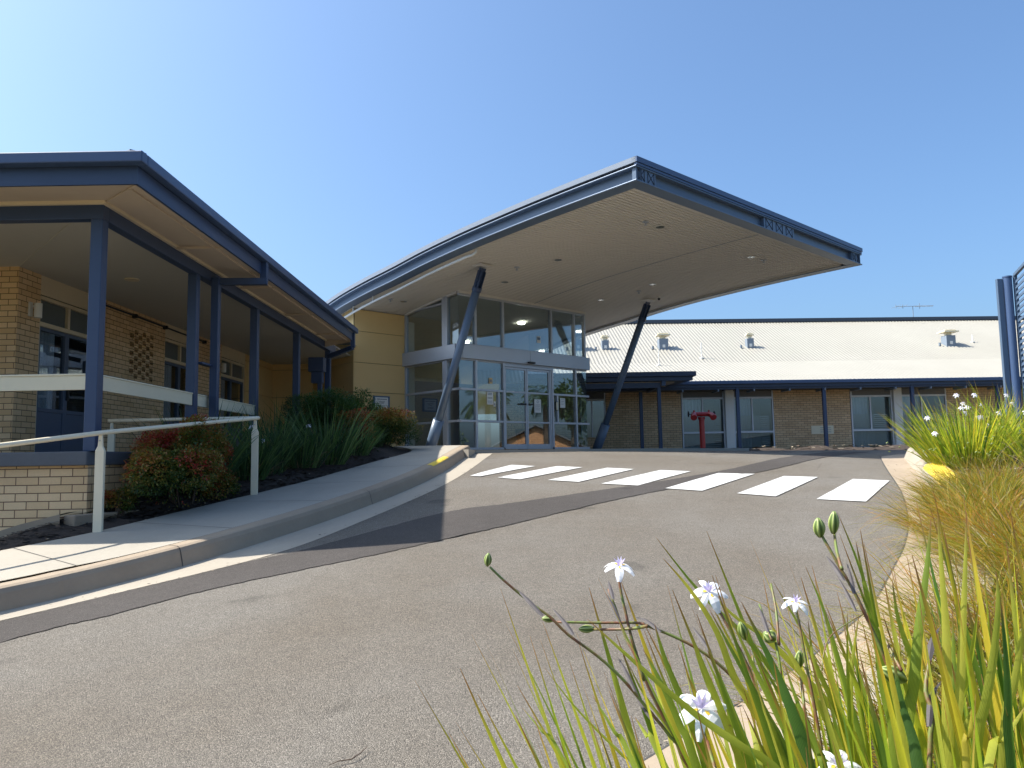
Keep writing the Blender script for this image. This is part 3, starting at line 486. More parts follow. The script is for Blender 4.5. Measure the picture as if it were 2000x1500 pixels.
chips('leaf_litter',5000,fR,'brown bark and leaf litter under the right plants',(.012,.05),.25)
# concrete edging pieces in the left bed
m=MB(); e0,e1=Vector((-4.34,7.72)),Vector((-3.36,7.95))
m.prism([(-4.60,7.92),(-4.47,7.90),(-4.18,8.70),(-3.98,9.45),(-4.10,9.48),(-4.30,8.74)],.75,.985)
tag(m.build('garden_edging','concrete_kerb',bevel=.012),'short low concrete edging block in the mulch behind the first rail post','garden edging')
m=MB(); rows=[]
for i in range(12):
    x=-10+i*.5; x=min(x,-4.6); z=bedl(x,7.9)+.02
    rows.append([(x,7.86,z-.2),(x,7.86,z+.05),(x,8.0,z+.06),(x,8.18,z+.06)])
m.grid(rows); tag(m.build('sloping_edging','concrete_kerb'),'sloping concrete edging strip along the foot of the low brick wall','garden edging')
# ================================================================ left veranda building
vb=thing('veranda_building','cream brick building with a deep blue posted veranda on the left','building',(-9,14,1.6))
B1('base_wall','brick_cream',vb,(-16,-4.52,8.2,8.42,.3,1.49),(-4.74,-4.522,8.42,19.2,.3,1.49))
B1('coping','coping',vb,(-16,-4.50,8.13,8.50,1.49,1.64),(-4.80,-4.50,8.50,19.2,1.49,1.64),bevel=.012)
B1('veranda_floor','concrete_kerb',vb,(-16,-4.8,8.5,24,1.4,1.60))
py=[8.2,10.72,13.32,15.95,18.70]
for y in py: B1('post','blue_steel',vb,(-4.585,-4.455,y,y+.13,1.64,4.18),bevel=.008)
B1('post','blue_steel',vb,(-8.3,-8.17,8.2,8.33,1.64,4.18),bevel=.008)
B1('beam','blue_steel',vb,(-16,-4.45,8.2,8.33,4.18,4.375),(-4.58,-4.45,8.33,19.3,4.18,4.375),bevel=.006)
B1('soffit_bead','cream_paint',vb,(-16,-4.41,8.155,8.198,4.335,4.372),(-4.448,-4.405,8.2,18.2,4.335,4.372))
# raked soffit in sheets with cover strips
m=MB()
m.poly([(-16,7.56,4.335),(-3.78,7.56,4.335),(-4.42,8.19,4.374),(-16,8.19,4.374)]); m.poly([(-3.78,7.56,4.335),(-3.78,18.15,4.335),(-4.42,18.15,4.374),(-4.42,8.19,4.374)])
sf=m.build('soffit','soffit_tan',vb,recalc=False)
m=MB(); m.bar((-3.80,7.6,4.325),(-4.40,8.19,4.366),.03,.012)
for y in (9.95,12.35,14.75,17.15): m.box(-4.42,-3.78,y,y+.03,4.322,4.352)
m.box(-3.93,-3.905,7.7,18.1,4.318,4.345); m.build('cover_strip','soffit_tan',sf)
B1('veranda_ceiling','ceiling_cream',vb,(-16,-4.60,8.35,24,4.45,4.48))
m=MB(); m.bar((-5.2,9.0,4.445),(-7.2,11.1,4.445),.03,.01); m.build('ceiling_strip','ceiling_cream',vb)
m=MB(); m.tube([(-6.07,12.1,4.449),(-6.07,12.1,4.43)],.11,20); m.build('ceiling_vent','cream_paint',vb)
rf=None
m=MB()
m.poly([(-16,7.47,4.6),(-3.72,7.47,4.6),(-10,13.75,5.85),(-16,13.75,5.85)]); m.poly([(-3.72,7.47,4.6),(-3.72,18.15,4.6),(-10,18.15,5.85),(-10,13.75,5.85)])
m.poly([(-4.4,18.15,4.73),(-4.4,24,4.73),(-10,24,5.85),(-10,18.15,5.85)]); m.poly([(-10,13.75,5.85),(-10,24,5.85),(-16,24,4.8),(-16,13.75,5.2)])
rf=m.build('roof','roof_cap',vb,recalc=False)
m=MB(); m.bar((-3.74,7.5,4.625),(-9.9,13.7,5.88),.16,.04); m.build('hip_cap','vent_grey',rf)
B1('fascia','blue_steel',vb,(-16,-3.75,7.53,7.56,4.315,4.505),(-3.78,-3.75,7.56,18.15,4.315,4.505))
m=MB(); m.box(-16,-3.65,7.40,7.528,4.50,4.615); m.box(-3.748,-3.65,7.528,18.15,4.50,4.615)
gt=m.build('gutter','blue_steel_light',vb,bevel=.012)
# end board of the eave
m=MB(); m.poly([(-4.45,18.16,4.2),(-3.76,18.16,4.32),(-3.76,18.16,4.5),(-4.45,18.16,4.5)]); m.build('eave_end_board','soffit_tan',vb)
# downpipes
m=MB(); m.box(-3.77,-3.67,11.35,11.45,4.20,4.50); m.bar((-3.67,11.40,4.205),(-4.40,11.28,4.185),.10,.10); m.box(-4.44,-4.33,11.20,11.31,1.6,4.235)
m.box(-4.50,-4.40,10.85,11.24,2.9,2.93); m.build('downpipe','blue_steel',vb,bevel=.006)
m=MB(); m.box(-3.80,-3.70,17.95,18.05,4.15,4.50); m.bar((-3.75,18.0,4.15),(-4.40,18.3,3.98),.1,.1); m.box(-4.66,-4.56,18.3,18.4,1.6,3.75)
m.prism([(-4.86,18.2),(-4.50,18.2),(-4.50,18.5),(-4.86,18.5)],3.62,3.96); m.prism([(-4.80,18.25),(-4.54,18.25),(-4.54,18.45),(-4.80,18.45)],3.35,3.62); m.build('downpipe','blue_steel',vb,bevel=.006)
# walls
XW=-7.3
B1('wall','brick_cream',vb,(-16,XW-.001,11.2,11.4,1.6,4.45),(XW-.2,XW,11.4,11.74,1.6,4.45))
# pierced brick screen: solid wall with a checker of real openings
y0,y1=13.66,16.03; sy0,sz0=14.55,3.14; nx,nz,pit=3,11,.32
sz1=sz0+nz*.086; sy1=sy0+nx*pit+.0
B1('wall','brick_cream',vb,(XW-.2,XW,y0,sy0,1.6,4.45),(XW-.2,XW,sy1,y1,1.6,4.45),(XW-.2,XW,sy0,sy1,1.6,sz0),(XW-.2,XW,sy0,sy1,sz1,4.45))
m=MB()
for r in range(nz):
    z=sz0+r*.086; o=(r%2)*pit/2
    y=sy0-pit+o
    while y<sy1:
        a,b=max(sy0,y),min(sy1,y+pit*.56)
        if b-a>.02: m.box(XW-.11,XW,a,b,z+.004,z+.086)
        y+=pit
bs=m.build('pierced_brick_screen','brick_cream',vb)
B1('screen_backing','gap_dark',bs,(XW-.19,XW-.17,sy0,sy1,sz0,sz1))
B1('wall','brick_cream',vb,(XW-.2,XW,17.45,19.16,1.6,4.45))
def door_unit(y0,y1,ym,full,label=None):
    u=MB(); d=XW-.05; w=.05
    u.box(d-.06,d+.03,y0,y0+w,1.62,4.14); u.box(d-.06,d+.03,y1-w,y1,1.62,4.14); u.box(d-.06,d+.03,y0+w,y1-w,4.08,4.14); u.box(d-.06,d+.03,y0+w,y1-w,3.66,3.73)
    u.box(d-.06,d+.031,ym-.03,ym+.03,3.73,4.08)
    fr=u.build('door_frame','cream_paint',vb,bevel=.004)
    B1('head_board','cream_paint',vb,(XW-.03,XW-.005,y0,y1,4.15,4.45))
    B1('transom_pane','transom_grey',fr,(d-.03,d-.02,y0+w,y1-w,3.73,4.08))  # opaque grey pane: light from the room behind is put into its colour
    # left leaf: fixed side light; right leaf: door
    for (a,b,dr) in ((y0+w,ym,0),(ym,y1-w,1)):
        lf=MB(); q=.055
        lf.box(d-.05,d+.012,a,a+q,1.62,3.655); lf.box(d-.05,d+.012,b-q,b,1.62,3.655); lf.box(d-.05,d+.012,a+q,b-q,3.60,3.655); lf.box(d-.05,d+.012,a+q,b-q,2.33,2.39)
        lo=lf.build('door_leaf','door_blue',vb,bevel=.003)
        B1('kick_panel','door_blue',lo,(d-.035,d-.005,a+q,b-q,1.62,2.33)); B1('pane','glass',lo,(d-.03,d-.024,a+q,b-q,2.39,3.60))
        if dr: B1('door_handle','black',lo,(d+.012,d+.05,a+.01,a+.045,2.55,2.75))
    cm=MB(); rows=[]
    for j in range(60):
        y=y0+.05+(ym-y0-.05)*(j/59)*.8; x=d-.10+.025*math.sin(j*.85)+.012*math.sin(j*2.3); rows.append([(x,y,2.2),(x,y,3.68)])
    cm.grid(rows); cm.build('curtain','curtain',vb,smooth=True)
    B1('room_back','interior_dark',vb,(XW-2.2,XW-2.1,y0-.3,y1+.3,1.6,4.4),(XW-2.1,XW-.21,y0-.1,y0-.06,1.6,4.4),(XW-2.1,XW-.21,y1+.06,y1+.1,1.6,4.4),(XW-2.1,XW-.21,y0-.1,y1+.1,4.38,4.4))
door_unit(11.74,13.66,12.56,1)
door_unit(16.03,17.45,16.85,1)
door_unit(19.16,20.9,19.95,1)
m=MB(); m.tube([(XW+.05,13.4,4.33),(XW+.05,14.5,4.34),(XW+.05,18.0,4.335)],.018,8)
for y in (13.42,14.6,15.9,17.1,17.95): m.box(XW,XW+.09,y,y+.06,4.30,4.37)
m.build('conduit','black',vb)
for (ly,lz) in ((11.50,3.83),(19.02,3.83)):
    lm=MB(); lm.box(XW,XW+.03,ly-.06,ly+.02,lz-.08,lz+.14); lm.box(XW+.03,XW+.10,ly-.02,ly+.0,lz+.06,lz+.09)
    lo=lm.build('wall_lamp','white_paint',vb,bevel=.005); lm=MB(); lm.tube([(XW+.12,ly,lz-.10),(XW+.12,ly,lz+.12)],.055,16); lm.build('lamp_shade','white_paint',lo)
# balustrade boards
m=MB(); m.box(-16,-4.586,8.215,8.25,2.30,2.455); m.box(-16,-4.586,8.205,8.262,2.455,2.475); m.box(-4.515,-4.48,8.331,10.719,2.30,2.455); m.box(-4.525,-4.47,8.331,10.719,2.455,2.475)
m.box(-4.515,-4.48,10.851,13.319,2.30,2.455); m.box(-4.525,-4.47,10.851,13.319,2.455,2.475); m.build('balustrade_board','board_cream',vb,bevel=.003)
# yellow end panels of the veranda
def panels(mb,fn,zs,gap=.006):
    for a,b in zip(zs,zs[1:]): fn(a+gap,b-gap)
ZP=[1.60,2.585,3.425,4.267,5.17,6.3]
m=MB(); panels(m,lambda a,b:m.box(-8.4,-3.9,23.3,23.34,a,b),ZP[:4]+[4.45]); panels(m,lambda a,b:m.box(XW-.04,XW,20.9,23.3,a,b),ZP[:4]+[4.45])
m.build('end_panel','yellow_panel',vb); B1('panel_backing','gap_dark',vb,(-8.4,-3.9,23.36,23.42,1.6,4.45),(XW-.12,XW-.06,20.9,23.3,1.6,4.45))
# ================================================================ entrance building (rotated)
AX=Vector((.72972,.68374));BX=Vector((.68374,-.72972));GX=Vector((-1.445,21.0))
def E(a,b,z): p=GX+AX*a+BX*b; return (p.x,p.y,z)
eb=thing('entrance_building','glazed lobby with yellow panel wall and silver framed sliding doors','building',E(2.5,-2,1.6))
ZC=[(-9,4.2),(-6,5.0),(-3.5,5.58),(-2.5,5.78),(-1.2,5.95),(0,6.07),(1.3,6.22),(2.75,6.34),(4,6.41),(5.25,6.465),(6.6,6.505),(7.93,6.53),(8.5,6.54)]
def zc(b):
    for i in range(len(ZC)-1):
        if b<=ZC[i+1][0]:
            p0=ZC[max(0,i-1)];p1=ZC[i];p2=ZC[i+1];p3=ZC[min(len(ZC)-1,i+2)]; t=(b-p1[0])/(p2[0]-p1[0]); d=p2[0]-p1[0]
            m1=(p2[1]-p0[1])/(p2[0]-p0[0])*d; m2=(p3[1]-p1[1])/(p3[0]-p1[0])*d
            return (2*t**3-3*t*t+1)*p1[1]+(t**3-2*t*t+t)*m1+(-2*t**3+3*t*t)*p2[1]+(t**3-t*t)*m2
    return ZC[-1][1]
m=MB(E)
zt=[1.60,2.585,3.425,4.267,5.17,5.80]
for a,b in zip(zt,zt[1:]): m.box(-1.76,-.045,-2.56,-2.52,a+.006,b-.006)
wp=m.build('wall_panel','yellow_panel',eb,bevel=.003)
m=MB(E)
for a,b in zip(zt,zt[1:]):
    if b<5.5: m.box(-1.80,-1.762,-9,-2.521,a+.006,b-.006)
m.poly([(-1.80,-2.521,5.176),(-1.80,-6,5.176),(-1.80,-6,zc(-6)+.05),(-1.80,-4.2,zc(-4.2)+.05),(-1.80,-2.521,zc(-2.52)+.06)])
m.build('wall_panel','yellow_panel',eb,recalc=False)
B1('panel_backing','gap_dark',eb,(-1.755,-.045,-2.66,-2.58,1.6,5.8),(-1.74,-1.68,-9,-2.67,1.6,4.9),T=E)
B1('lobby_floor','concrete_kerb',eb,(-.1,5.3,-8,.12,1.60,1.72),T=E)
# interior shell
B1('interior_wall','interior_cream',eb,(.05,.26,-2.50,-2.44,1.73,5.6),(-.04,6.2,-7.6,-7.5,1.73,5.2),(-.10,-.04,-7.5,-2.7,1.73,5.92),T=E); B1('interior_wall','door_blue',eb,(.7,5.1,-5.4,-5.3,1.73,4.2),T=E)  # low partition is dark blue to stand in for reflections in the lower panes
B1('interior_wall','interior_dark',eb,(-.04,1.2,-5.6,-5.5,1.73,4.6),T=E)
m=MB(E); bl_=[-7.4+i*.5 for i in range(15)]+[-.05]; m.grid([[(a,b,zc(b)-.04) for a in (.04,5.18)] for b in bl_]); m.build('lobby_ceiling','interior_cream',eb,recalc=False)
B1('reception_desk','interior_dark',eb,(.7,2.2,-4.3,-3.7,1.73,2.8),T=E)
for a,b in ((3.85,-1.5),(3.4,-3.8)):
    m=MB(E); m.tube([(a,b,zc(b)-.045),(a,b,zc(b)-.10)],.11,20); m.build('ceiling_light','lamp_lit',eb)
# front frame
Wm=.035
fr=MB(E)
def V(a,z0,z1,w=.035,d=.05): fr.box(a-w,a+w,-.06,d,z0,z1)
def H(a0,a1,z,h=.03,d=.045): fr.box(a0,a1,-.06,d,z-h,z+h)
for a in (.58,1.63,3.65,4.70,5.19): V(a,4.645,6.02)
H(0,5.225,6.045,.028); H(.0,5.225,4.66,.012)
for a in (.58,1.63,3.65,4.72): V(a,1.78,4.235)
for z in (3.40,2.52): H(.0,1.595,z); H(3.685,5.33,z)
H(.0,1.595,1.755,.03);H(3.685,5.3,1.755,.03); H(0,5.23,4.225,.018,.044)
V(1.43,2.551,3.369,.03,.04); V(3.87,2.551,3.369,.03,.04)
# door head + jamb
H(1.666,3.614,4.165,.038,.052)
fr.box(3.55,3.613,-.05,.03,1.73,4.125)
# left face frame (b negative)
def VL(b,z0,z1,w=.035,d=.05): fr.box(-d,.06,b-w,b+w,z0,z1)
def HL(b0,b1,z,h=.03,d=.045): fr.box(-d,.06,b0,b1,z-h,z+h)
VL(-2.485,1.72,4.235);VL(-2.485,4.645,5.9)
VL(-.57,4.645,6.06,.12,.06); VL(-.58,1.72,4.235,.10,.06)
HL(-2.45,-.69,5.93-.06,.028); 
for z in (3.40,2.52,1.755): HL(-2.45,-.69,z); HL(-.47,-.03,z)
HL(-2.5,0,4.225,.016)
fo=fr.build('window_frame','silver',eb,bevel=.004)
m=MB(E); m.box(-.10,5.31,-.02,.13,4.245,4.64); m.box(-.13,-.005,-2.53,-.021,4.245,4.64); fb=m.build('fascia_band','silver',eb,bevel=.006)
m=MB(E); m.box(2.62,2.626,.131,.133,4.25,4.636); m.build('fascia_joint','gap_dark',fb); B1('fascia_joint','gap_dark',fb,(.02,.026,.131,.133,4.25,4.636),T=E)
B1('door_sensor','black',eb,(2.50,2.76,.131,.22,4.26,4.315),T=E,bevel=.01)
# panes
def pane(a0,a1,z0,z1,b=-.01): B1('window_pane','glass',eb,(a0,a1,b-.005,b+.005,z0,z1),T=E)
for a0,a1 in ((.0,.545),(.615,1.595),(1.665,3.615),(3.685,4.665),(4.735,5.155)): pane(a0,a1,4.67,6.02)
for a0,a1 in ((.0,.545),(.615,1.595),(3.685,4.685),(4.755,5.25)):
    for z0,z1 in ((1.785,2.49),(2.55,3.37),(3.43,4.2)): pane(a0,a1,z0,z1)
m=MB(E)
m.poly([(0,-2.45,4.66),(0,-.69,4.66),(0,-.69,6.0),(0,-2.45,5.85)]); m.build('window_pane','glass',eb,recalc=False)
def paneL(b0,b1,z0,z1): B1('window_pane','glass',eb,(-.005,.005,b0,b1,z0,z1),T=E)
paneL(-.45,-.012,4.67,6.02)
for z0,z1 in ((1.785,2.49),(2.55,3.37),(3.43,4.2)): paneL(-2.45,-.68,z0,z1); paneL(-.48,-.012,z0,z1)
for z0,z1 in ((1.785,4.2),(4.67,6.0)): B1('window_pane','glass',eb,(5.245,5.255,-2.6,-.03,z0,z1),T=E)
# sliding doors
for a0,a1,hs in ((1.67,2.555,1),(2.565,3.545,0)):
    m=MB(E); q=.05
    m.box(a0,a0+q,-.04,.02,1.735,4.12); m.box(a1-q,a1,-.04,.02,1.735,4.12); m.box(a0+q,a1-q,-.04,.02,4.06,4.12); m.box(a0+q,a1-q,-.04,.02,1.735,1.88)
    for z in (3.40,2.52): m.box(a0+q,a1-q,-.035,.015,z-.025,z+.025)
    d=m.build('sliding_door','silver',eb,bevel=.003)
    m=MB(E)
    for z0,z1 in ((1.88,2.495),(2.545,3.375),(3.425,4.06)): m.box(a0+q,a1-q,-.015,-.008,z0,z1)
    m.build('pane','glass',d)
    m=MB(E)
    if hs: m.box(a1-.30,a1-.05,.02,.06,3.03,3.08)
    else: m.box(a0+.05,a0+.22,.02,.06,3.03,3.08)
    m.build('door_handle','black',d,bevel=.006)
# ================================================================ canopy
cn=thing('entrance_canopy','wide curved blue steel canopy roof on two leaning round columns','canopy',E(2.7,3,1.6))
A0,A1,B1_=-2.22,7.62,7.93
bs_=[-8.5+i*.25 for i in range(int((7.93+8.5)/.25)+1)]+[7.93]
def strip(mb,sec,bs=bs_):   # sec: list of (a,dz); swept along b
    mb.grid([[(a,b,zc(b)+dz) for a,dz in sec] for b in bs])
# roof deck
m=MB(E); strip(m,[(A0+.02,.455),(2.7,.47),(A1-.02,.455)]); m.build('roof_deck','roof_cap',cn,smooth=True)
def ibeam(sgn,a_out):
    o=lambda d:a_out+sgn*d
    m=MB(E)
    # lower flange plate, web, upper flange as closed sections
    for sec in ([(o(0),0),(o(.30),0),(o(.30),.022),(o(0),.022),(o(0),0)],[(o(.12),.022),(o(.15),.022),(o(.15),.27),(o(.12),.27),(o(.12),.022)],[(o(0),.27),(o(.26),.27),(o(.26),.292),(o(0),.292),(o(0),.27)]): strip(m,sec)
    return m
for sgn,a_ in ((1,A0),(-1,A1)):
    ibeam(sgn,a_).build('edge_beam','canopy_blue',cn,recalc=True)
    m=MB(E); o=lambda d:a_+sgn*d
    for dz in (.013,.283):
        lp_=MB(E); strip(lp_,[(o(-.004)+.017*math.cos(t*.785),dz+.017*math.sin(t*.785)) for t in range(9)]); lp_.build('highlight_lip','lip_highlight_blue',cn,smooth=True)  # rounded lips added along the flange edges to catch a bright sun line
    strip(m,[(o(.05),.292),(o(.08),.292),(o(.08),.35),(o(.05),.35),(o(.05),.292)]); m.build('edge_packer','gap_dark',cn)
    m=MB(E); strip(m,[(o(-.02),.352),(o(.10),.352),(o(.10),.455),(o(-.02),.455),(o(-.02),.352)]); m.build('edge_flashing','roof_cap',cn)
zf=zc(7.93)
m=MB(E); b_=B1_; a0,a1=A0,A1
m.box(a0,a1,b_-.30,b_+.0,zf,zf+.022); m.box(a0+.12,a1-.12,b_-.15,b_-.12,zf+.022,zf+.27); m.box(a0,a1,b_-.26,b_,zf+.27,zf+.292); m.build('front_beam','canopy_blue',cn)
B1('front_packer','blue_steel',cn,(a0+.05,a1-.05,b_-.1,b_-.04,zf+.292,zf+.352),T=E)
B1('front_flashing','blue_steel_light',cn,(a0-.02,a1+.02,b_-.1,b_+.03,zf+.352,zf+.455),T=E)
B1('front_rail','blue_steel_light',cn,(a0+.0,a1,b_-.05,b_+.012,zf+.300,zf+.345),T=E)
# stiffener boxes with cross bracing
for c0,c1,nx_ in ((a0+.02,a0+.62,2),(2.45,3.85,3),(a1-.55,a1-.02,2)):
    B1('stiffener_plate','canopy_blue',cn,(c0,c1,b_-.118,b_-.03,zf+.023,zf+.269),T=E)
    w=(c1-c0)/nx_
    for i in range(nx_):
        x0,x1=c0+w*i+w*.18,c0+w*(i+1)-w*.18; y=b_-.026; m=MB(E)
        m.bar((x0,y,zf+.04),(x1,y,zf+.255),.006,.012,(0,1,0)); m.bar((x0,y,zf+.255),(x1,y,zf+.04),.006,.012,(0,1,0)); m.bar((x0,y,zf+.03),(x0,y,zf+.262),.006,.010,(0,1,0)); m.bar((x1,y,zf+.03),(x1,y,zf+.262),.006,.010,(0,1,0))
        m.build('cross_brace','gap_dark',cn)
# ribbed soffit
rows=[]; b=-8.5; P_r=.105
while b<7.93-.30-P_r:
    for db,dz in ((0,.055),(P_r-.040,.055),(P_r-.036,.085),(P_r-.004,.085)):
        rows.append((b+db,dz))
    b+=P_r
m=MB(E)
m.grid([[(a,bb,zc(bb)+dz) for a in (A0+.295,A1-.295)] for bb,dz in rows if bb<=-.06 or True])
sof=m.build('soffit','soffit_white',cn,recalc=False)
for a_ in (2.9,):
    mj=MB(E); strip(mj,[(a_,.048),(a_+.012,.048),(a_+.012,.0545),(a_,.0545),(a_,.048)],[x for x in bs_ if x<=7.55]); mj.build('soffit_joint','vent_grey',sof)
m=MB(E); 
for a_ in (A0+.30,A1-.345): strip(m,[(a_,.02),(a_+.045,.02),(a_+.045,.054),(a_,.054),(a_,.02)],[x for x in bs_ if x<=7.6]) 
m.box(A0+.3,A1-.3,7.585,7.63,zf+.02,zf+.054); m.build('soffit_trim','soffit_white',cn)
# soffit head trim over lobby glazing
m=MB(E); m.box(-.03,5.25,-.03,.06,6.075,6.13); strip(m,[(-.06,.0),(.03,.0),(.03,.054),(-.06,.054),(-.06,.0)],[-2.5,-2,-1.5,-1,-.5,-.03]); m.build('head_trim','soffit_white',cn)
# white drain pipe along the left edge
pts=[(-1.86,2.95,zc(2.95)+.03),(-1.86,2.95,zc(2.95)-.07),(-1.9,2.85,zc(2.85)-.12)]+[(-1.95,2.7-i*.5,zc(2.7-i*.5)-.13-.004*i) for i in range(13)]
m=MB(E); m.tube(pts,.032,10)
for i in (8,10,12): m.tube([(-1.95,2.7-i*.5,zc(2.7-i*.5)+.05),(-1.95,2.7-i*.5,zc(2.7-i*.5)-.12-.004*i)],.018,8)
m.build('drain_pipe','white_paint',cn,smooth=True)
# soffit fittings
for i,(a,b) in enumerate(((0,5.53),(.48,5.51),(3.90,5.47),(4.37,5.51),(3.97,2.73),(.05,1.98),(.45,2.85),(.56,1.03),(3.94,1.08),(4.20,2.13),(-1.08,-1.26),(-.69,-1.27))):
    a*=1.1667;b*=1.1667; z=zc(b)+.055; m=MB(E)
    if i in (0,3,5,9,10): m.tube([(a,b,z),(a,b,z-.02)],.07,16); m.tube([(a,b,z-.02),(a,b,z-.08)],.018,8); m.tube([(a,b,z-.07),(a,b,z-.085)],.035,10); nm='sprinkler'
    else: m.tube([(a,b,z),(a,b,z-.012)],.13,24); nm='downlight'
    o=m.build(nm,'soffit_white' if nm=='downlight' else 'silver',cn)
    if nm=='downlight': mm=MB(E); mm.tube([(a,b,z-.011),(a,b,z-.016)],.095,20); mm.build('lens','glass_dark',o)
m=MB(E); a,b=5.16*1.1667,2.05*1.1667; z=zc(b)+.05; m.tube([(a,b,z),(a,b,z-.05)],.05,14); sc_=m.build('camera_base','white_paint',cn); m=MB(E); m.tube([(a,b,z-.05),(a,b,z-.09),(a,b,z-.115)],[.045,.04,.015],14); m.build('camera_dome','black',sc_,smooth=True)
# columns
for ac in (-.81,6.02):
    p0=Vector((ac,-.40,1.5)); p1=Vector((ac,1.98,zc(1.98)-.02)); d=(p1-p0)
    f=lambda t:tuple(p0+d*t)
    m=MB(E); m.tube([f(.05),f(.90)],.105,28); c=m.build('column','canopy_blue',cn,smooth=False)
    for p in c.data.polygons: p.use_smooth=len(p.vertices)==4
    m=MB(E); m.tube([f(0),f(.215)],.148,28); q=m.build('sleeve','canopy_blue',c)
    for p in q.data.polygons: p.use_smooth=len(p.vertices)==4
    m=MB(E); m.tube([f(.885),f(.905)],.125,28); m.bar(f(.905),f(1.0),.03,.20,(1,0,0)); m.bar(tuple(Vector(f(.90))+Vector((.06,0,0))),tuple(Vector(f(.985))+Vector((.06,0,0))),.02,.18,(0,1,0)); m.bar(tuple(Vector(f(.90))-Vector((.06,0,0))),tuple(Vector(f(.985))-Vector((.06,0,0))),.02,.18,(0,1,0))
    k=f(.945); m.tube([(k[0]-.09,k[1],k[2]),(k[0]+.09,k[1],k[2])],.04,12); m.build('column_head','blue_steel',c)
    m=MB(E); z=zc(1.98)+.052; m.box(ac-.20,ac+.20,1.98-.17,1.98+.17,z-.03,z-.005); m.build('head_plate','soffit_white',c)
# ================================================================ back building
th=rad(2.0); BC=Vector((3.5,29.0))
def Bk(x,y,z): return (BC.x+x*math.cos(th)-y*math.sin(th),BC.y+x*math.sin(th)+y*math.cos(th),z)
bb=thing('ward_building','long tan brick building with a pale corrugated roof across the back','building',Bk(8,3,1.6))
def bwall(x0,x1,z0=1.3,z1=3.88): B1('wall','brick_tan',bb,(x0,x1,0,.2,z0,z1),T=Bk)
bwall(.04,2.90);bwall(6.46,9.42);bwall(13.2,19.5);bwall(-4,-.95)
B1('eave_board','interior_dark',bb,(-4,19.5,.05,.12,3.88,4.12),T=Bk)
def bwin(x0,x1,mid,zb=1.3,low=True,curt=0):
    f=MB(Bk)
    f.box(x0,x0+.05,-.02,.08,zb,3.87); f.box(x1-.05,x1,-.02,.08,zb,3.87); f.box(x0+.05,x1-.05,-.02,.08,3.57,3.64)
    if low: f.box(x0+.05,x1-.05,-.03,.07,2.27,2.34)
    f.box(mid-.025,mid+.025,-.02,.07,2.34 if low else zb,3.57)
    w=f.build('window','frame_white',bb,bevel=.003)
    p=MB(Bk); p.box(x0+.05,x1-.05,.02,.03,zb,3.57); p.build('pane','glass',w)
    B1('head_panel','interior_dark',w,(x0+.05,x1-.05,.0,.03,3.64,3.87),T=Bk)
    b=MB(Bk)
    for i in range(16):
        z=1.75+i*.075; b.box(x0+.5 if curt==0 else x0+.1,x1-.12,.14,.175,z,z+.045)
    b.build('blind','blind',w)
    B1('room_back','interior_cream',bb,(x0-.2,x1+.2,1.4,1.45,1.3,3.9),(x0-.02,x1+.02,.21,1.4,3.86,3.89),(x0-.03,x0,.2,1.4,1.3,3.9),(x1,x1+.03,.2,1.4,1.3,3.9),T=Bk)
    cm=MB(Bk); cm.grid([[(x0+.1+(x1-x0)*.42*j/30,.24+.02*math.sin(j*1.1),1.5),(x0+.1+(x1-x0)*.42*j/30,.24+.02*math.sin(j*1.1),3.6)] for j in range(31)])
    if curt: cm.build('curtain','curtain',w,smooth=True)
bwin(2.92,4.55,3.72,curt=2); bwin(4.90,6.44,5.62,curt=1); bwin(9.44,11.05,10.2,curt=1); bwin(11.35,13.18,12.2,curt=1); bwin(-.93,.02,-.5,2.2,False)
B1('wall','brick_tan',bb,(-.95,.04,0,.2,1.3,2.19),T=Bk)
for x in (4.56,11.07): B1('pier','white_paint',bb,(x,x+.32,-.12,.2,1.3,3.90),T=Bk,bevel=.01)
for x in (4.78,8.02,11.35,14.6,17.8): B1('post','blue_steel',bb,(x-.06,x+.06,-.95,-.83,1.3,3.98),T=Bk,bevel=.006)
B1('veranda_beam','blue_steel',bb,(-4,19.6,-.94,-.84,3.86,3.985),T=Bk)
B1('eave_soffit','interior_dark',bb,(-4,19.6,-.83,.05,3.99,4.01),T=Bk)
x=2.7
while x<19: B1('rafter_end','vent_grey',bb,(x,x+.05,-1.0,-.2,3.78,3.858),T=Bk); x+=1.33
B1('fascia','blue_steel',bb,(-4,22.5,-1.02,-.99,3.93,4.05),T=Bk); B1('gutter','blue_steel_light',bb,(-4,22.5,-1.14,-1.022,4.04,4.165),T=Bk,bevel=.012)
# corrugated roof: two pitches + hip end to the right
RY=[(-1.1,4.16),(2.4,5.27),(8.1,7.93)]
def corr(x): return .016*math.cos(2*math.pi*x/.152)
def xr(y): return 22.5
m=MB(Bk); xs_=[-5+i*.152/6 for i in range(int(27.5*6/.152))]
for (ya,za),(yb,zb_) in zip(RY,RY[1:]):
    m.grid([[(min(x,xr(y)),y,z+corr(x)+lap) for x in xs_] for y,z,lap in ((ya,za,0),(yb+(.06 if yb<3 else 0),zb_+(.02 if yb<3 else 0),0))])
m.poly([(-5,8.1,7.9),(22.5,8.1,7.9),(22.5,19,4.2),(-5,19,4.2)])
ro=m.build('roof','roof_sheet',bb,smooth=True,recalc=False)
m=MB(Bk); m.bar((-5,8.1,7.99),(22.5,8.1,7.99),.3,.17); m.build('ridge_cap','ridge_dark',ro)
if 0: m=MB(Bk); m.grid([[(xr(-1.1),-1.1,4.17),(xr(2.4),2.4,5.285),(xr(8.1),8.1,7.94)],[(26,-1.1,4.4),(26,2.4,6.3),(26,8.1,8.0)]]); m.build('side_roof','roof_sheet',ro,recalc=False)
def zr(y):
    for (ya,za),(yb,zb_) in zip(RY,RY[1:]):
        if y<=yb: return za+(zb_-za)*(y-ya)/(yb-ya)
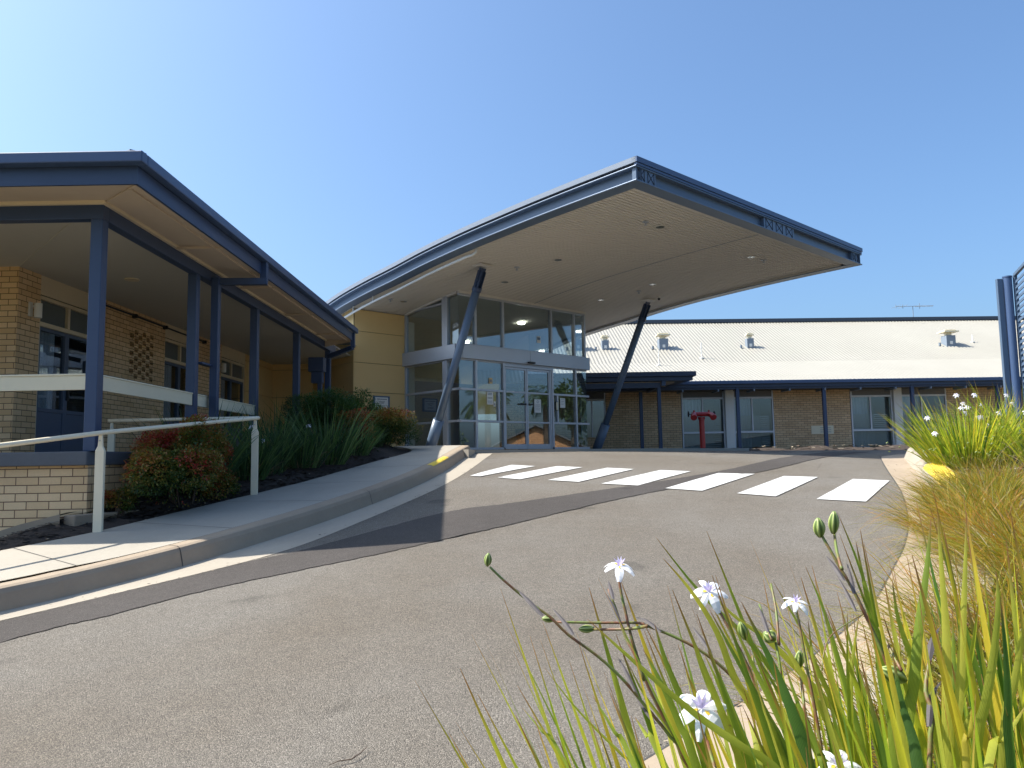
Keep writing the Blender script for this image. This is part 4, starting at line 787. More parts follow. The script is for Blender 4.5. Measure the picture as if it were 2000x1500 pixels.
for (x,y,w,h,cap) in ((-.45,4.3,.42,.55,.6),(.75,4.3,.30,.50,.36),(3.3,4.3,.40,.55,.62),(7.15,4.3,.30,.52,.36),(16.1,4.3,.42,.55,.72)):
    z=zr(y); m=MB(Bk); m.box(x-w/2,x+w/2,y-w/2,y+w/2,z-.35,z+h*.72); m.box(x-w*.62,x+w*.62,y-w*.62,y+w*.62,z-.42,z-.10); v=m.build('roof_vent','vent_grey',bb,bevel=.01)
    m=MB(Bk); m.tube([(x,y,z+h*.70),(x,y,z+h*.95)],w*.34,14); m.box(x-cap*.46,x+cap*.46,y-cap*.42,y+cap*.42,z+h*.97,z+h*1.07); m.box(x-cap*.34,x+cap*.34,y-cap*.3,y+cap*.3,z+h*1.08,z+h*1.17); m.build('cowl','board_cream',v)
    m=MB(Bk); m.box(x-.05,x+.06,y-w/2-.02,y-w/2,z-.0,z+.13); m.build('label_plate','white_paint',v)
    m=MB(Bk); m.tube([(x-w/2-.28,y-.15,zr(y-.15)-.0),(x-w/2-.28,y-.15,zr(y-.15)+.14)],.05,8); m.build('pipe_collar','vent_grey',v)
for (x,y,h) in ((2.55,1.9,.62),(4.6,2.9,.68),(17.4,4.6,.35)):
    m=MB(Bk); z=zr(y); m.tube([(x,y,z-.05),(x,y,z+h)],.022,8); m.tube([(x,y,z-.02),(x,y,z+.03)],.09,10); m.build('roof_pipe','white_paint',bb)
# TV antenna
an=thing('tv_antenna','thin television antenna standing on the ridge at the right','antenna',Bk(15.6,8.1,8.0))
m=MB(Bk); ax_,az=16.75,8.62; m.tube([(ax_,8.05,7.95),(ax_,8.05,az+.02)],.016,8); m.build('mast','vent_grey',an)
m=MB(Bk); m.tube([(ax_-.85,8.05,az),(ax_+1.05,8.05,az+.03)],.013,8)
for i in range(14):
    x=ax_+.15+i*.065; L=.16-.006*i; m.tube([(x,8.05-L,az+.01),(x,8.05+L,az+.01)],.006,6); m.tube([(x,8.05,az-.03),(x,8.05,az+.05)],.006,6)
for x in (ax_-.85,ax_-.5): m.tube([(x,8.05,az-.10),(x,8.05,az+.10)],.012,6); m.tube([(x,7.6,az),(x,8.5,az)],.008,6)
m.tube([(ax_+.35,8.05,az-.12),(ax_+.35,8.05,az+.16)],.012,6); m.build('boom','vent_grey',an)
# link porch in front of the back building
pc=thing('link_porch','low flat roofed blue porch between the lobby and the red hydrant','porch',(4.2,27,1.6))
B1('roof','blue_steel',pc,(.5,6.28,26.0,28.6,4.16,4.32),bevel=.01)
m=MB(); m.prism([(.5,26.12),(6.18,26.12),(5.75,28.5),(.5,28.5)],4.02,4.158); m.build('fascia','blue_steel',pc)
B1('soffit','soffit_tan',pc,(.5,5.6,26.3,28.3,3.98,4.0)); 
B1('beam','blue_steel',pc,(.5,5.12,26.35,26.47,3.80,3.978),(5.0,5.12,26.47,28.4,3.80,3.978))
B1('beam_end','blue_steel_light',pc,(5.13,5.27,26.2,26.32,3.86,4.12))
for x,y in ((5.06,26.35),(4.72,28.1)): B1('post','blue_steel',pc,(x-.06,x+.06,y,y+.12,1.3,3.80),bevel=.006)
# ================================================================ small things
# hydrant / booster
hx,hy=6.15,25.0
hd=thing('fire_hydrant','red twin outlet fire hydrant standpipe in front of the ward windows','hydrant',(hx,hy,1.5))
m=MB(); m.tube([(hx+.01,hy,1.3),(hx,hy,2.70)],.085,18); m.tube([(hx,hy,2.62),(hx,hy,2.70)],.115,18)
rs=m.build('riser','red_paint',hd,smooth=False)
m=MB(); m.tube([(hx-.30,hy-.02,2.79),(hx+.30,hy-.02,2.79)],.075,14); m.build('header','red_paint',hd)
for s in (-1,1):
    m=MB(); m.tube([(hx+s*.24,hy-.02,2.79),(hx+s*.30,hy-.18,2.74),(hx+s*.31,hy-.26,2.69)],[.085,.09,.09],14); m.tube([(hx+s*.31,hy-.25,2.70),(hx+s*.315,hy-.30,2.665)],.105,14)
    v=m.build('outlet','red_paint',hd); m=MB(); m.tube([(hx+s*.24,hy-.02,2.85),(hx+s*.24,hy-.02,2.92)],.03,8); m.build('bonnet','red_paint',v)
    m=MB(); m.tube([(hx+s*.30,hy,2.79),(hx+s*.42,hy,2.80)],.015,8)
    for k in range(5):
        a=k*1.257; m.tube([(hx+s*.42,hy,2.80),(hx+s*.42,hy+.09*math.cos(a),2.80+.09*math.sin(a))],.010,6)
    m.tube([(hx+s*.42,hy+.09*math.cos(t*.628),2.80+.09*math.sin(t*.628)) for t in range(11)],.011,6,cap=False); m.build('valve_wheel','black',v)
# handrail
hr=thing('handrail','cream pipe handrail on three flat posts beside the footpath','handrail',(-3.4,8,1))
m=MB(); m.tube([(-5.4,5.3,1.52),(-4.53,6.8,1.68),(-4.11,7.76,1.82),(-3.335,10.02,2.065),(-3.34,10.09,2.07)],.024,12); m.build('rail','rail_cream',hr,smooth=True)
m=MB(); m.tube([(-3.335,10.08,2.07),(-5.42,10.30,2.08)],.024,12); m.build('rail','rail_cream',hr,smooth=True)
def flatpost(x,y,z0,z1,dx,dy):
    m=MB(); L=math.hypot(dx,dy);dx/=L;dy/=L; w,t=.042,.024
    def ring(z,w_,t_): return [(x+dx*a*w_-dy*b*t_,y+dy*a*w_+dx*b*t_,z) for a,b in ((-1,-1),(1,-1),(1,1),(-1,1))]
    rs=[ring(z0,w,t),ring(z1-.17,w,t),ring(z1-.125,w*.55,t*.7),ring(z1-.03,w*.42,t*.6),ring(z1-.01,w*.35,t*.6)]
    k=[[m.pt(p) for p in r] for r in rs]
    for a,b in zip(k,k[1:]):
        for j in range(4): m.f.append([a[j],a[(j+1)%4],b[(j+1)%4],b[j]])
    m.f.append(k[0][::-1]);m.f.append(k[-1])
    p=m.build('post','rail_cream',hr,bevel=.003)
    m=MB(); m.tube([(x-.0,y-t*.6-.004,z1-.07),(x,y-t*.6-.012,z1-.07)],.007,8); m.build('bolt','galv',p)
flatpost(-4.135,7.72,.70,1.805,1,.12);flatpost(-3.355,10.01,.95,2.05,1,.12);flatpost(-5.37,10.29,1.6,2.06,1,.1)
# louvred screen / sign frame at the right edge
ls=thing('louvred_screen','tall blue slatted metal screen with a round post at the right edge','screen',(8.9,13.4,1.8))
z0=1.6
B1('fin','slat_blue',ls,(8.70,8.80,13.5,13.56,z0,4.53),bevel=.006)
m=MB(); m.tube([(8.88,13.5,z0),(8.88,13.5,4.545)],.072,24); m.tube([(8.88,13.5,4.545),(8.88,13.5,4.57)],.078,24); p=m.build('post','blue_steel_light',ls)
dv=Vector((.44,1)).normalized()
def S(t,o,z): return (8.97-dv.x*t+.0+dv.y*o*0,13.46-dv.y*t,z)
def slats(t0,t1,zt,zb,off,ang):
    m=MB(); m.bar((8.97-dv.x*t0+off,13.46-dv.y*t0,zt),(8.97-dv.x*t1+off,13.46-dv.y*t1,zt+(t1-t0)*.0),.05,.05)
    for t in (t0,t1): m.bar((8.97-dv.x*t+off,13.46-dv.y*t,zb),(8.97-dv.x*t+off,13.46-dv.y*t,zt),.05,.05,(0,1,0))
    f=m.build('frame','slat_blue',ls); m=MB(); z=zb+.1
    while z<zt-.06:
        m.bar((8.97-dv.x*t0+off,13.46-dv.y*t0,z),(8.97-dv.x*t1+off,13.46-dv.y*t1,z),.012,.062,(.25,-.1,1)); z+=.098
    m.build('slat','slat_blue',f)
slats(.02,1.5,4.58,z0,.02,0); slats(1.2,4.2,4.80,z0,.10,0)
# plaque
pq=thing('plaque','framed white notice plaque on the yellow wall left of the lobby','plaque',E(-.88,-2.5,2.9))
B1('frame','canopy_blue',pq,(-1.165,-.595,-2.517,-2.49,2.925,3.335),T=E,bevel=.004)
B1('panel','white_paint',pq,(-1.10,-.66,-2.489,-2.485,2.965,3.295),T=E)
m=MB(E)
for z,w,h in ((3.24,.17,.010),(3.175,.11,.006),(3.145,.09,.006),(3.112,.075,.006),(3.055,.11,.006),(3.025,.10,.006)):
    x=-.88-w
    while x<-.88+w: d=R.uniform(.02,.05); m.box(x,min(x+d,-.88+w),-2.484,-2.482,z-h,z+h); x+=d+.010
m.build('lettering','black',pq)
# door notices
def notice(nm,label,a0,a1,z0,z1,extra,b=.012,mat='white_paint'):
    t=thing(nm,label,'notice',E((a0+a1)/2,b,z0)); B1('paper',mat,t,(a0,a1,b,b+.003,z0,z1),T=E)
    m=MB(E); bl=MB(E)
    extra(m,bl,b+.0035)
    if m.f: m.build('lettering','black',t)
    if bl.f: bl.build('heading','canopy_blue',t)
    return t
def lines(m,b,a0,a1,zs,h=.006):
    for z in zs:
        x=a0
        while x<a1-.01: d=R.uniform(.015,.04); m.box(x,min(x+d,a1),b,b+.001,z-h,z+h); x+=d+.008
notice('notice_sheet','white notice with blue heading lines on the pane left of the doors',.99,1.22,3.0,3.36,lambda m,bl,b:(lines(bl,b,1.02,1.19,(3.32,3.28),.010),lines(m,b,1.02,1.19,(3.20,3.175),.006),lines(bl,b,1.02,1.19,(3.10,3.07,3.04))))
notice('notice_sheet','tiny white sticker beside the blue headed notice',1.24,1.31,2.95,3.09,lambda m,bl,b:lines(m,b,1.26,1.29,(3.05,3.03,3.01,2.99),.008))
def ring(m,bl,b):
    cx,cz=3.01,3.15
    for k in range(16):
        a,c=k*math.pi/8,(k+1)*math.pi/8; bl.poly([(cx+.04*math.cos(a),b,cz+.04*math.sin(a)),(cx+.04*math.cos(c),b,cz+.04*math.sin(c)),(cx+.028*math.cos(c),b,cz+.028*math.sin(c)),(cx+.028*math.cos(a),b,cz+.028*math.sin(a))])
    lines(m,b,2.90,3.12,(3.07,3.03,3.0,2.96,2.93,2.90),.004)
notice('notice_sheet','tall white notice with a round emblem on the right sliding door',2.87,3.15,2.82,3.22,ring)
notice('notice_sheet','small pink and purple sticker high on the pane left of the doors',1.08,1.20,3.60,3.76,lambda m,bl,b:lines(bl,b,1.10,1.18,(3.70,3.66),.02),mat='yellow_panel')
notice('notice_sheet','small white notice on the pane right of the doors',4.0,4.22,3.0,3.3,lambda m,bl,b:lines(m,b,4.03,4.19,(3.25,3.2,3.15,3.1),.005))
notice('notice_sheet','small purple and white notice in the upper lobby window',3.05,3.20,4.95,5.15,lambda m,bl,b:bl.box(3.06,3.19,b,b+.001,5.04,5.12),b=.0)
B1('x','silver',None,(0,.01,0,.01,-5,-4.99)) if False else None
sw=thing('door_intercom','small beige push panel on the frame right of the sliding doors','intercom',E(3.80,.05,2.9)); B1('case','black',sw,(3.73,3.84,.05,.075,2.90,3.18),T=E,bevel=.006); B1('cover','board_cream',sw,(3.75,3.83,.0755,.09,2.92,3.16),T=E,bevel=.004)
# indoor pot plant
pt=thing('potted_plant','tall twiggy plant in a black pot behind the right sliding door','potted plant',E(2.95,-.6,1.73))
m=MB(E); m.tube([(2.95,-.6,1.73),(2.95,-.6,2.35)],[.15,.24],20); m.build('pot','black',pt)
m=MB(E)
for i in range(7): a=R.uniform(0,6.28); m.tube([(2.95,-.6,2.3),(2.95+.06*math.cos(a),-.6+.06*math.sin(a),3.0),(2.95+.22*math.cos(a+.5),-.6+.15*math.sin(a),3.7+R.uniform(-.3,.2))],.010,5)
m.build('stem','dry_stem',pt)
m=MB(E)
for i in range(200): a=R.uniform(0,6.28); z=R.uniform(2.7,3.8); r=R.uniform(.03,.34); m.leaf((2.95+r*math.cos(a),-.6+r*.7*math.sin(a),z),(R.uniform(-1,1),R.uniform(-1,1),R.uniform(-.6,.5)),(0,0,1),.11,.04,R.random())
m.build('foliage','shrub_leaf',pt,attr=True,recalc=False)
# wall plate on ward building
wp_=thing('wall_sign','small grey lettered plate on the ward brickwork behind a blue post','sign',Bk(8.1,-.02,2.3)); B1('plate','board_cream',wp_,(7.86,8.72,-.02,-.003,2.18,2.50),T=Bk)
m=MB(Bk)
for z in (2.42,2.34,2.26): lines(m,-.023,8.2,8.62,(z,),.012)
m.build('lettering','vent_grey',wp_)
def fG():
    if R.random()<.5:
        y=R.uniform(3.2,12.5); x=lerpc(REs,y)+R.uniform(-.25,.40)*R.random(); return x,y,rz(x,y)+.008
    y=R.uniform(4.5,13); x=lerpc(GOs,y)+R.uniform(-.1,.35)*R.random(); return x,y,rz(x,y)+.010
chips('road_litter',420,fG,'scattered bark crumbs and grit along both edges of the driveway',(.004,.016),.3)
# twig on the road
m=MB(); z=lambda x,y:rz(x,y)+.012
m.tube([(-.735,3.10,z(-.735,3.10)),(-.70,3.12,z(-.70,3.12)+.004),(-.655,3.135,z(-.655,3.135)),(-.625,3.17,z(-.625,3.17)+.005),(-.605,3.22,z(-.6,3.22)+.008)],[.001,.002,.0025,.002,.001],6)
tag(m.build('fallen_twig','bark'),'thin dark curved twig lying on the asphalt in the foreground','twig')
# rocks / dark mound by hydrant + litter
m=MB(); rows=[]
for i in range(50):
    x=4.8+i*.19; rows.append([(x,y,1.5+max(0,(.16+.16*noise.noise(Vector((x*1.1,0,0)))+.05*noise.noise(Vector((x*4,y*4,0))))*math.sin(math.pi*min(1,max(0,(y-25.6)/2.2))))) for y in [25.6+j*.28 for j in range(9)]])
m.grid(rows); struct(m.build('garden_bed_soil','soil',smooth=True),'dark soil mound of the bed along the ward wall')
chips('leaf_litter',160,lambda:(lambda x,y:(x,y,1.60+R.random()*.12))(R.uniform(7.6,14.5),R.uniform(25.7,27.2)),'pale dry leaf litter along the ward garden bed',(.04,.10),.5)
# ================================================================ plants
def tuft(mb,cx,cy,cz,n,L,spread,w,arch,tone=(0,1),lean=(0,0),base_r=.12,seg=7,fold=.25,up=1.0,rnd=R):
    for _ in range(n):
        a=rnd.uniform(0,6.283); r=base_r*math.sqrt(rnd.random()); l=L*rnd.uniform(.55,1.08); s=spread*rnd.random()**.7
        dx,dy=math.cos(a)*s+lean[0]*rnd.uniform(.4,1.3),math.sin(a)*s+lean[1]*rnd.uniform(.4,1.3); p=Vector((cx+math.cos(a)*r,cy+math.sin(a)*r,cz)); d=Vector((dx,dy,up)).normalized(); pts=[]
        ar=arch*rnd.uniform(.3,1.6); h=Vector((dx,dy,0)); h=h.normalized() if h.length>.05 else Vector((1,0,0))
        for i in range(seg):
            pts.append(p.copy()); t=i/(seg-1); d=(d+Vector((h.x*.35,h.y*.35,-1))*ar*t/seg*1.6).normalized(); p=p+d*l/(seg-1)
        ww=w*rnd.uniform(.7,1.25); ang=rnd.uniform(0,6.28)
        mb.blade(pts,ww,fold,rnd.uniform(*tone),side=(math.cos(ang),math.sin(ang),0))
def flower(mbs,c,r,face=(0,-1,.35),seed=0,lil=True):
    q=random.Random(seed); pet,li,ye=mbs; c=Vector(c); f=Vector(face).normalized(); u=f.cross(Vector((0,0,1)));u=u.normalized() if u.length>.1 else Vector((1,0,0)); v=u.cross(f).normalized()
    if v.z<0:v=-v
    rot=q.uniform(0,2)
    for k in range(6):
        a=rot+k*math.pi/3; out=(u*math.cos(a)+v*math.sin(a)); wide=.42 if k%2==0 else .30; droop=.35 if k%2==0 else .1; sd=out.cross(f).normalized(); rows=[]
        for i in range(6):
            t=i/5; p=c+out*r*t+f*(r*.22*math.sin(t*2.2)-r*droop*t*t)-Vector((0,0,r*.22*t*t)); w=r*wide*(.28+1.5*t-1.45*t**2.6)*.8
            rows.append((p-sd*w,p+f*r*.05,p+sd*w))
        kk=[[pet.pt(tuple(x),.5,t_) for x in rr] for t_,rr in enumerate(rows)]
        for a_,b_ in zip(kk,kk[1:]):
            pet.f.append([a_[0],a_[1],b_[1],b_[0]]);pet.f.append([a_[1],a_[2],b_[2],b_[1]])
        if k%2==0: ye.leaf(c+out*r*.12+f*r*.16,out,f,r*.30,r*.14,.5)
    if lil:
        for k in range(3):
            a=rot+k*2*math.pi/3; out=(u*math.cos(a)*.5+v*math.sin(a)*.5+f*.4+Vector((0,0,.75))).normalized()
            for s in (-1,1): li.leaf(c+f*r*.05,out+u*s*.22,f,r*.62,r*.16,q.random())
def flowers_for(parent,lst,seed,nm='flower'):
    for i,(c,r,face) in enumerate(lst):
        a,b,y=MB(),MB(),MB(); flower((a,b,y),c,r,face,seed+i)
        o=a.build(nm,'petal',parent,attr=True,recalc=False); b.build('style_arms','petal_lilac',o,attr=True,recalc=False); y.build('nectar_guide','petal_yellow',o,attr=True,recalc=False)
def podmesh(mb,c,L,w,d):
    c=Vector(c);d=Vector(d).normalized(); n=14; rings=[]
    u=d.cross(Vector((0,1,.1))).normalized();v=d.cross(u)
    for i in range(9):
        t=i/8; r=w/2*math.sin(math.pi*min(1,max(0,.08+t*.87)))**.75; p=c+d*L*(t-.5)
        rings.append([mb.pt(tuple(p+(u*math.cos(j/36*6.283)+v*math.sin(j/36*6.283))*r*(1+.09*math.cos(j/36*6.283*6))),.5+.5*math.cos(j/36*6.283*6)) for j in range(36)])
    for a,b in zip(rings,rings[1:]):
        for j in range(36): mb.f.append([a[j],a[(j+1)%36],b[(j+1)%36],b[j]])
    mb.f.append(rings[0][::-1]);mb.f.append(rings[-1])
# ---- foreground iris clumps (three bases; measured blades are shared out by base x)
TONE=dict(g=(.38,.55),y=(.62,.85),p=(.72,.86),d=(.18,.34),o=(.52,.66),Y=(.92,1))
lab=['fortnight lily with long seed stalks reaching left over the asphalt','fortnight lily in the middle foreground with twin upright seed pods','fortnight lily in the bottom right corner with the tallest pale blades']
cen=[(.36,1.16,.47),(.62,1.12,.49),(.86,1.12,.51)]
FG=[thing('fortnight_lily',l,'plant',c,'flowering lily clumps at the camera') for l,c in zip(lab,cen)]
def which(x): return 0 if x<.44 else (1 if x<.71 else 2)
mbs=[MB(),MB(),MB()]
cz=[Vector(c) for c in cen]
def bez(pts,n):
    c=[tuple(p) for p in pts]; out=[]
    for i in range(len(c)-1):
        p0=Vector(c[max(0,i-1)]);p1=Vector(c[i]);p2=Vector(c[i+1]);p3=Vector(c[min(len(c)-1,i+2)])
        for j in range(n):
            t=j/n; out.append(.5*((2*p1)+(p2-p0)*t+(2*p0-5*p1+4*p2-p3)*t*t+(3*p1-p0-3*p2+p3)*t**3))
    out.append(Vector(c[-1])); return out
for t,w,pts in BLADES:
    k=which(pts[min(3,len(pts)-1)][0]); p=bez(pts,4)[::-1]; a=R.uniform(-.5,.5)
    mbs[k].blade(p,w*1.0,.3,R.uniform(*TONE[t]),side=(1,a,.1),base=.8,curve=3.2)
for k,(cx,cy,z) in enumerate(cen):
    tuft(mbs[k],cx+.05,cy+.02,z,56,.78+.05*k,.26,.024,.05,(.25,1.0),lean=(-.26+.14*k,.02),base_r=.22,seg=10)
    tuft(mbs[k],cx+.05,cy+.02,z,44,.80+.05*k,.22,.018,.06,(.45,1.0),lean=(-.30+.2*k,0),base_r=.2,seg=10)
    tuft(mbs[k],cx+.05,cy-.02,z,64,.68,.55,.018,.2,(.5,1.0),lean=(-.1,0),base_r=.22,seg=9)
tuft(mbs[0],.40,1.18,.47,26,.80,.18,.020,.05,(.35,1.0),lean=(-.30,.02),base_r=.13,seg=10)
tuft(mbs[1],.62,1.16,.49,52,.86,.20,.023,.05,(.35,1.0),lean=(-.34,.02),base_r=.15,seg=10)
tuft(mbs[2],.86,1.14,.51,52,.86,.20,.022,.05,(.3,1.0),lean=(-.10,.02),base_r=.18,seg=10)
for k in range(3): mbs[k].build('foliage','iris_leaf',FG[k],attr=True,recalc=False,smooth=True)
for k in range(3):
    m=MB(); c=cen[k]; tuft(m,c[0],c[1],c[2],40,.38,.9,.006,1.6,(0,.8),base_r=.2,seg=8); m.build('dry_blades','dry_leaf',FG[k],attr=True,recalc=False)
for r,pts in STEMS:
    k=which(pts[min(len(pts)-1,6)][0]); m=MB(); p=bez(pts,3); m.tube([tuple(q) for q in p],[r*(.8+.35*i/len(p)) for i in range(len(p))],8); 
    m.build('flower_stem','flower_stem' if True else 'petal',FG[k],smooth=True,attr=True)
for w,pts in BRACTS:
    k=which(pts[-1][0]); m=MB(); m.blade([tuple(q) for q in bez(pts,4)][::-1],w,.5,.5,side=(1,0,.3),base=.5,curve=2); m.build('bract','bract',FG[k],recalc=False)
for i,(r,c,kd) in enumerate(FLOWERS):
    flowers_for(FG[which(c[0])],[(c,r*1.05,(-.1,-.8,.55) if kd else (.1,-.35,.9))],40+i*3)
for L,w,c,d in PODS:
    m=MB(); podmesh(m,c,L,w,(d[0],-.2,d[1])); m.build('seed_pod','pod',FG[which(c[0])],smooth=True,attr=True)
# ---- fortnight lilies in the right bed
rb=[((6.22,10.6),.90,230,'large sunlit fortnight lily full of white flowers at the kerb corner'),((7.15,10.9),.95,120,'sunlit fortnight lily behind the large flowering one beside the slatted screen'),((6.75,9.65),.62,80,'low sunlit fortnight lily with dead blades at its foot near the yellow kerb')]
for i,((x,y),L,n_,l) in enumerate(rb):
    z=bedr(x,y)-.02; t=thing('fortnight_lily',l,'plant',(x,y,z),'fortnight lilies in the right garden bed'); m=MB()
    q=random.Random(50+i); tuft(m,x,y,z,n_*2,L*1.18,.85,.020,.42,(.3,.95),lean=(-.05,0),base_r=.46,seg=7,rnd=q); tuft(m,x,y,z,n_,L*.78,1.15,.018,.6,(.25,.9),base_r=.42,seg=7,rnd=q)
    m.build('foliage','iris_leaf',t,attr=True,recalc=False,smooth=True)
    d=MB(); tuft(d,x,y,z,90,.5,1.3,.012,2.2,(.2,1),base_r=.35,seg=8,rnd=q); d.build('dry_blades','dry_leaf',t,attr=True,recalc=False)
    fl=[]; st=MB()
    nf=[13,4,2][i]
    for k in range(nf):
        a=q.uniform(2.2,5.6) if q.random()<.75 else q.uniform(0,6.28); s=q.uniform(.25,1.0); h=L*q.uniform(.55,1.22); ex=(x+math.cos(a)*s*.9,y+math.sin(a)*s*.7,z+h*(1-.35*s)+.12)
        st.tube([(x+math.cos(a)*.1,y+math.sin(a)*.1,z),(x+math.cos(a)*s*.4,y+math.sin(a)*s*.35,z+h*.7),ex],.004,5)
        fl.append((ex,.042,(math.cos(a)*.5,-.7,.5)))
    st.build('flower_stem','flower_stem',t,attr=True); flowers_for(t,fl,200+i*50)
    m=MB()
    for k in range(16):
        a=q.uniform(2.4,4.4); s=q.uniform(.7,1.15); p0=(x+math.cos(a)*s*.9,y+math.sin(a)*s*.6,z+q.uniform(.1,.5)); podmesh(m,p0,.035,.014,(-1,0,q.uniform(-.8,.3)))
        st=None
    m.build('seed_pods','pod',t,smooth=True,attr=True)
# small weeds hanging over the kerb
# ---- orange sedge
sed=[((5.05,8.5),'orange sedge clump just below the low fortnight lily'),((4.75,7.75),'orange sedge clump beside the yellow kerb paint'),((5.5,8.1),'olive sedge clump second row behind the yellow kerb'),((4.3,6.95),'orange sedge clump midway along the right kerb'),((3.9,6.2),'olive sedge clump between the midway one and the shaggiest one'),((3.5,5.45),'shaggy orange sedge clump reaching far over the pale apron'),((3.1,4.75),'olive sedge clump above the tallest pale lily blades'),((2.72,4.15),'nearest orange sedge clump behind the foreground lilies'),((2.35,3.55),'low sedge clump at the bottom right behind the lily leaves'),((1.95,3.0),'bottom right sedge clump nearest the camera'),((1.45,2.4),'sparse sedge clump right under the tallest lily leaves')]
for i,((x,y),l) in enumerate(sed):
    q=random.Random(90+i); z=bedr(x,y)-.03; t=thing('sedge_clump',l,'sedge',(x,y,z),'orange sedge clumps in the right bed'); m=MB()
    tn=(.05,.80) if i%2 else (.25,1.0); hs_=q.uniform(-.25,.12)
    for k in range(4): tuft(m,x+q.uniform(-.35,.35),y+q.uniform(-.35,.35),z,[420,400,300,140][k]//(1 if i<9 else 2),[.46,.60,.72,.98][k]*(.70 if i in (0,2) else .95),[2.0,1.6,1.3,1.1][k],.0044,[.9,1.9,1.2,2.9][k],(max(0,tn[0]+hs_*.5),min(1,tn[1]+hs_)),lean=((-.75 if i in (4,5,6,7) else -.45)+q.uniform(-.3,.25),-.10+q.uniform(-.3,.3)),base_r=.24,seg=7,fold=.1,rnd=q)
    m.build('foliage','carex_leaf',t,attr=True,recalc=False)
    d=MB(); tuft(d,x,y,z,50,.70,1.4,.0035,2.2,(.3,.9),lean=(-.3,-.1),base_r=.3,seg=8,rnd=q); tuft(d,x,y,z,60,.35,2.0,.007,1.5,(.0,.6),base_r=.3,seg=6,rnd=q); d.build('dry_blades','dry_leaf',t,attr=True,recalc=False)
# ---- shaded strap plants in left bed
sh=[((-4.05,10.0),.85,'shaded strap leaved plant behind the far rail post'),((-3.65,11.2),.8,'shaded strap leaved plant in front of the round green shrub'),((-2.95,12.2),.85,'tall shaded strap plant left of the red tipped heavenly bamboo'),((-3.9,12.6),.85,'shaded strap plant beside the third veranda post'),((-3.75,10.75),.72,'shaded strap plant between the far rail post and the first flowering one'),((-3.25,11.75),.75,'low dense strap plant right of the far rail post'),((-2.75,13.0),.7,'strap plant at the foot of the round shrub')]
for i,((x,y),L,l) in enumerate(sh):
    q=random.Random(130+i); z=bedl(x,y)-.02; t=thing('strap_plant',l,'plant',(x,y,z),'shaded strap plants in the left bed'); m=MB()
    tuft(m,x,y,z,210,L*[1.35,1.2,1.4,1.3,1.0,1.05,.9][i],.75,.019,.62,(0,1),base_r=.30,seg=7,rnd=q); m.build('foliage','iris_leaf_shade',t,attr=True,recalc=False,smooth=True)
    d=MB(); tuft(d,x,y,z,25,.5,1.2,.008,1.8,(.2,.9),base_r=.3,seg=7,rnd=q); d.build('dry_blades','dry_leaf',t,attr=True,recalc=False)
    fl=[]
    for k in range([5,1,1,0,0,1,0][i]):
        a=q.uniform(3.6,5.4); s=q.uniform(.3,.7); fl.append(((x+math.cos(a)*s,y+math.sin(a)*s*.8,z+L*q.uniform(.55,.98)),.042,(0,-.8,.5)))
    if fl:
        st=MB()
        for f_ in fl: st.tube([(x,y,z),((x+f_[0][0])/2,(y+f_[0][1])/2,(z+f_[0][2])/2+.1),f_[0]],.004,5)
        st.build('flower_stem','flower_stem',t,attr=True); flowers_for(t,fl,300+i*9)
# ---- leafy shrubs: leaf sprays spread over lumpy volume
def shrub(nm,label,cat,c,rx,ry,rz_,n,mat,L,w,seed,tonefn,group=None,lumps=9,trunk='bark'):
    q=random.Random(seed); t=thing(nm,label,cat,c,group); m=MB(); c=Vector(c)
    lp=[]
    for k in range(lumps):
        a=q.uniform(0,6.28); e=q.uniform(.0,1.0); r_=q.uniform(.45,.75); lp.append((Vector((math.cos(a)*rx*r_*math.sqrt(1-e*e*.8),math.sin(a)*ry*r_*math.sqrt(1-e*e*.8),rz_*(.25+e*.62))),q.uniform(.28,.45)))
    lp.append((Vector((0,0,rz_*.5)),.62))
    for k in range(n):
        lc,lr=lp[q.randrange(len(lp))]; d=Vector((q.gauss(0,1),q.gauss(0,1),q.gauss(0,1)+.25)).normalized(); rr=lr*(.55+.5*q.random()**.5)
        p=c+lc+Vector((d.x*rx*rr*1.1,d.y*ry*rr*1.1,d.z*rz_*rr*.75))
        if p.z<c.z+.02: p.z=c.z+q.uniform(.02,.15)
        base_t=tonefn(p-c,d,q)
        tip=p+d*L*1.2
        for j in range(5):
            o=Vector((q.gauss(0,1),q.gauss(0,1),q.gauss(0,.7)))*L*.7; dd=(d*.7+Vector((q.gauss(0,.7),q.gauss(0,.7),q.gauss(-.1,.5)))).normalized()
            m.leaf(p+o*.8,dd,Vector((q.gauss(0,.5),q.gauss(0,.5),1)),L*q.uniform(.7,1.2),w,min(1,max(0,base_t+q.gauss(0,.10))))
    m.build('foliage',mat,t,attr=True,recalc=False)
    m=MB()
    for k in range(14):
        a=q.uniform(0,6.28); m.tube([(c.x+.08*math.cos(a),c.y+.08*math.sin(a),c.z-.1),(c.x+rx*.25*math.cos(a),c.y+ry*.25*math.sin(a),c.z+rz_*.4),(c.x+rx*.6*math.cos(a+.3),c.y+ry*.6*math.sin(a+.3),c.z+rz_*.75)],[.012,.009,.004],5)
    m.build('stem',trunk,t); return t
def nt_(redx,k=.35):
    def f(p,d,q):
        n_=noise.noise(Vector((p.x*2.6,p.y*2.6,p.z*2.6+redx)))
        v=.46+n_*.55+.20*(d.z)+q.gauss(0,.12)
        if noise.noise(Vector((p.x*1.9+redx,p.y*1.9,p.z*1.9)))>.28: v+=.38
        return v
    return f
shrub('heavenly_bamboo','large mounded heavenly bamboo with a red patch between the two front rail posts','shrub',(-3.98,9.3,bedl(-3.95,9.3)-.10),.60,1.25,.95,8500,'nandina_leaf',.038,.019,11,nt_(3.1),'heavenly bamboo shrubs',14)
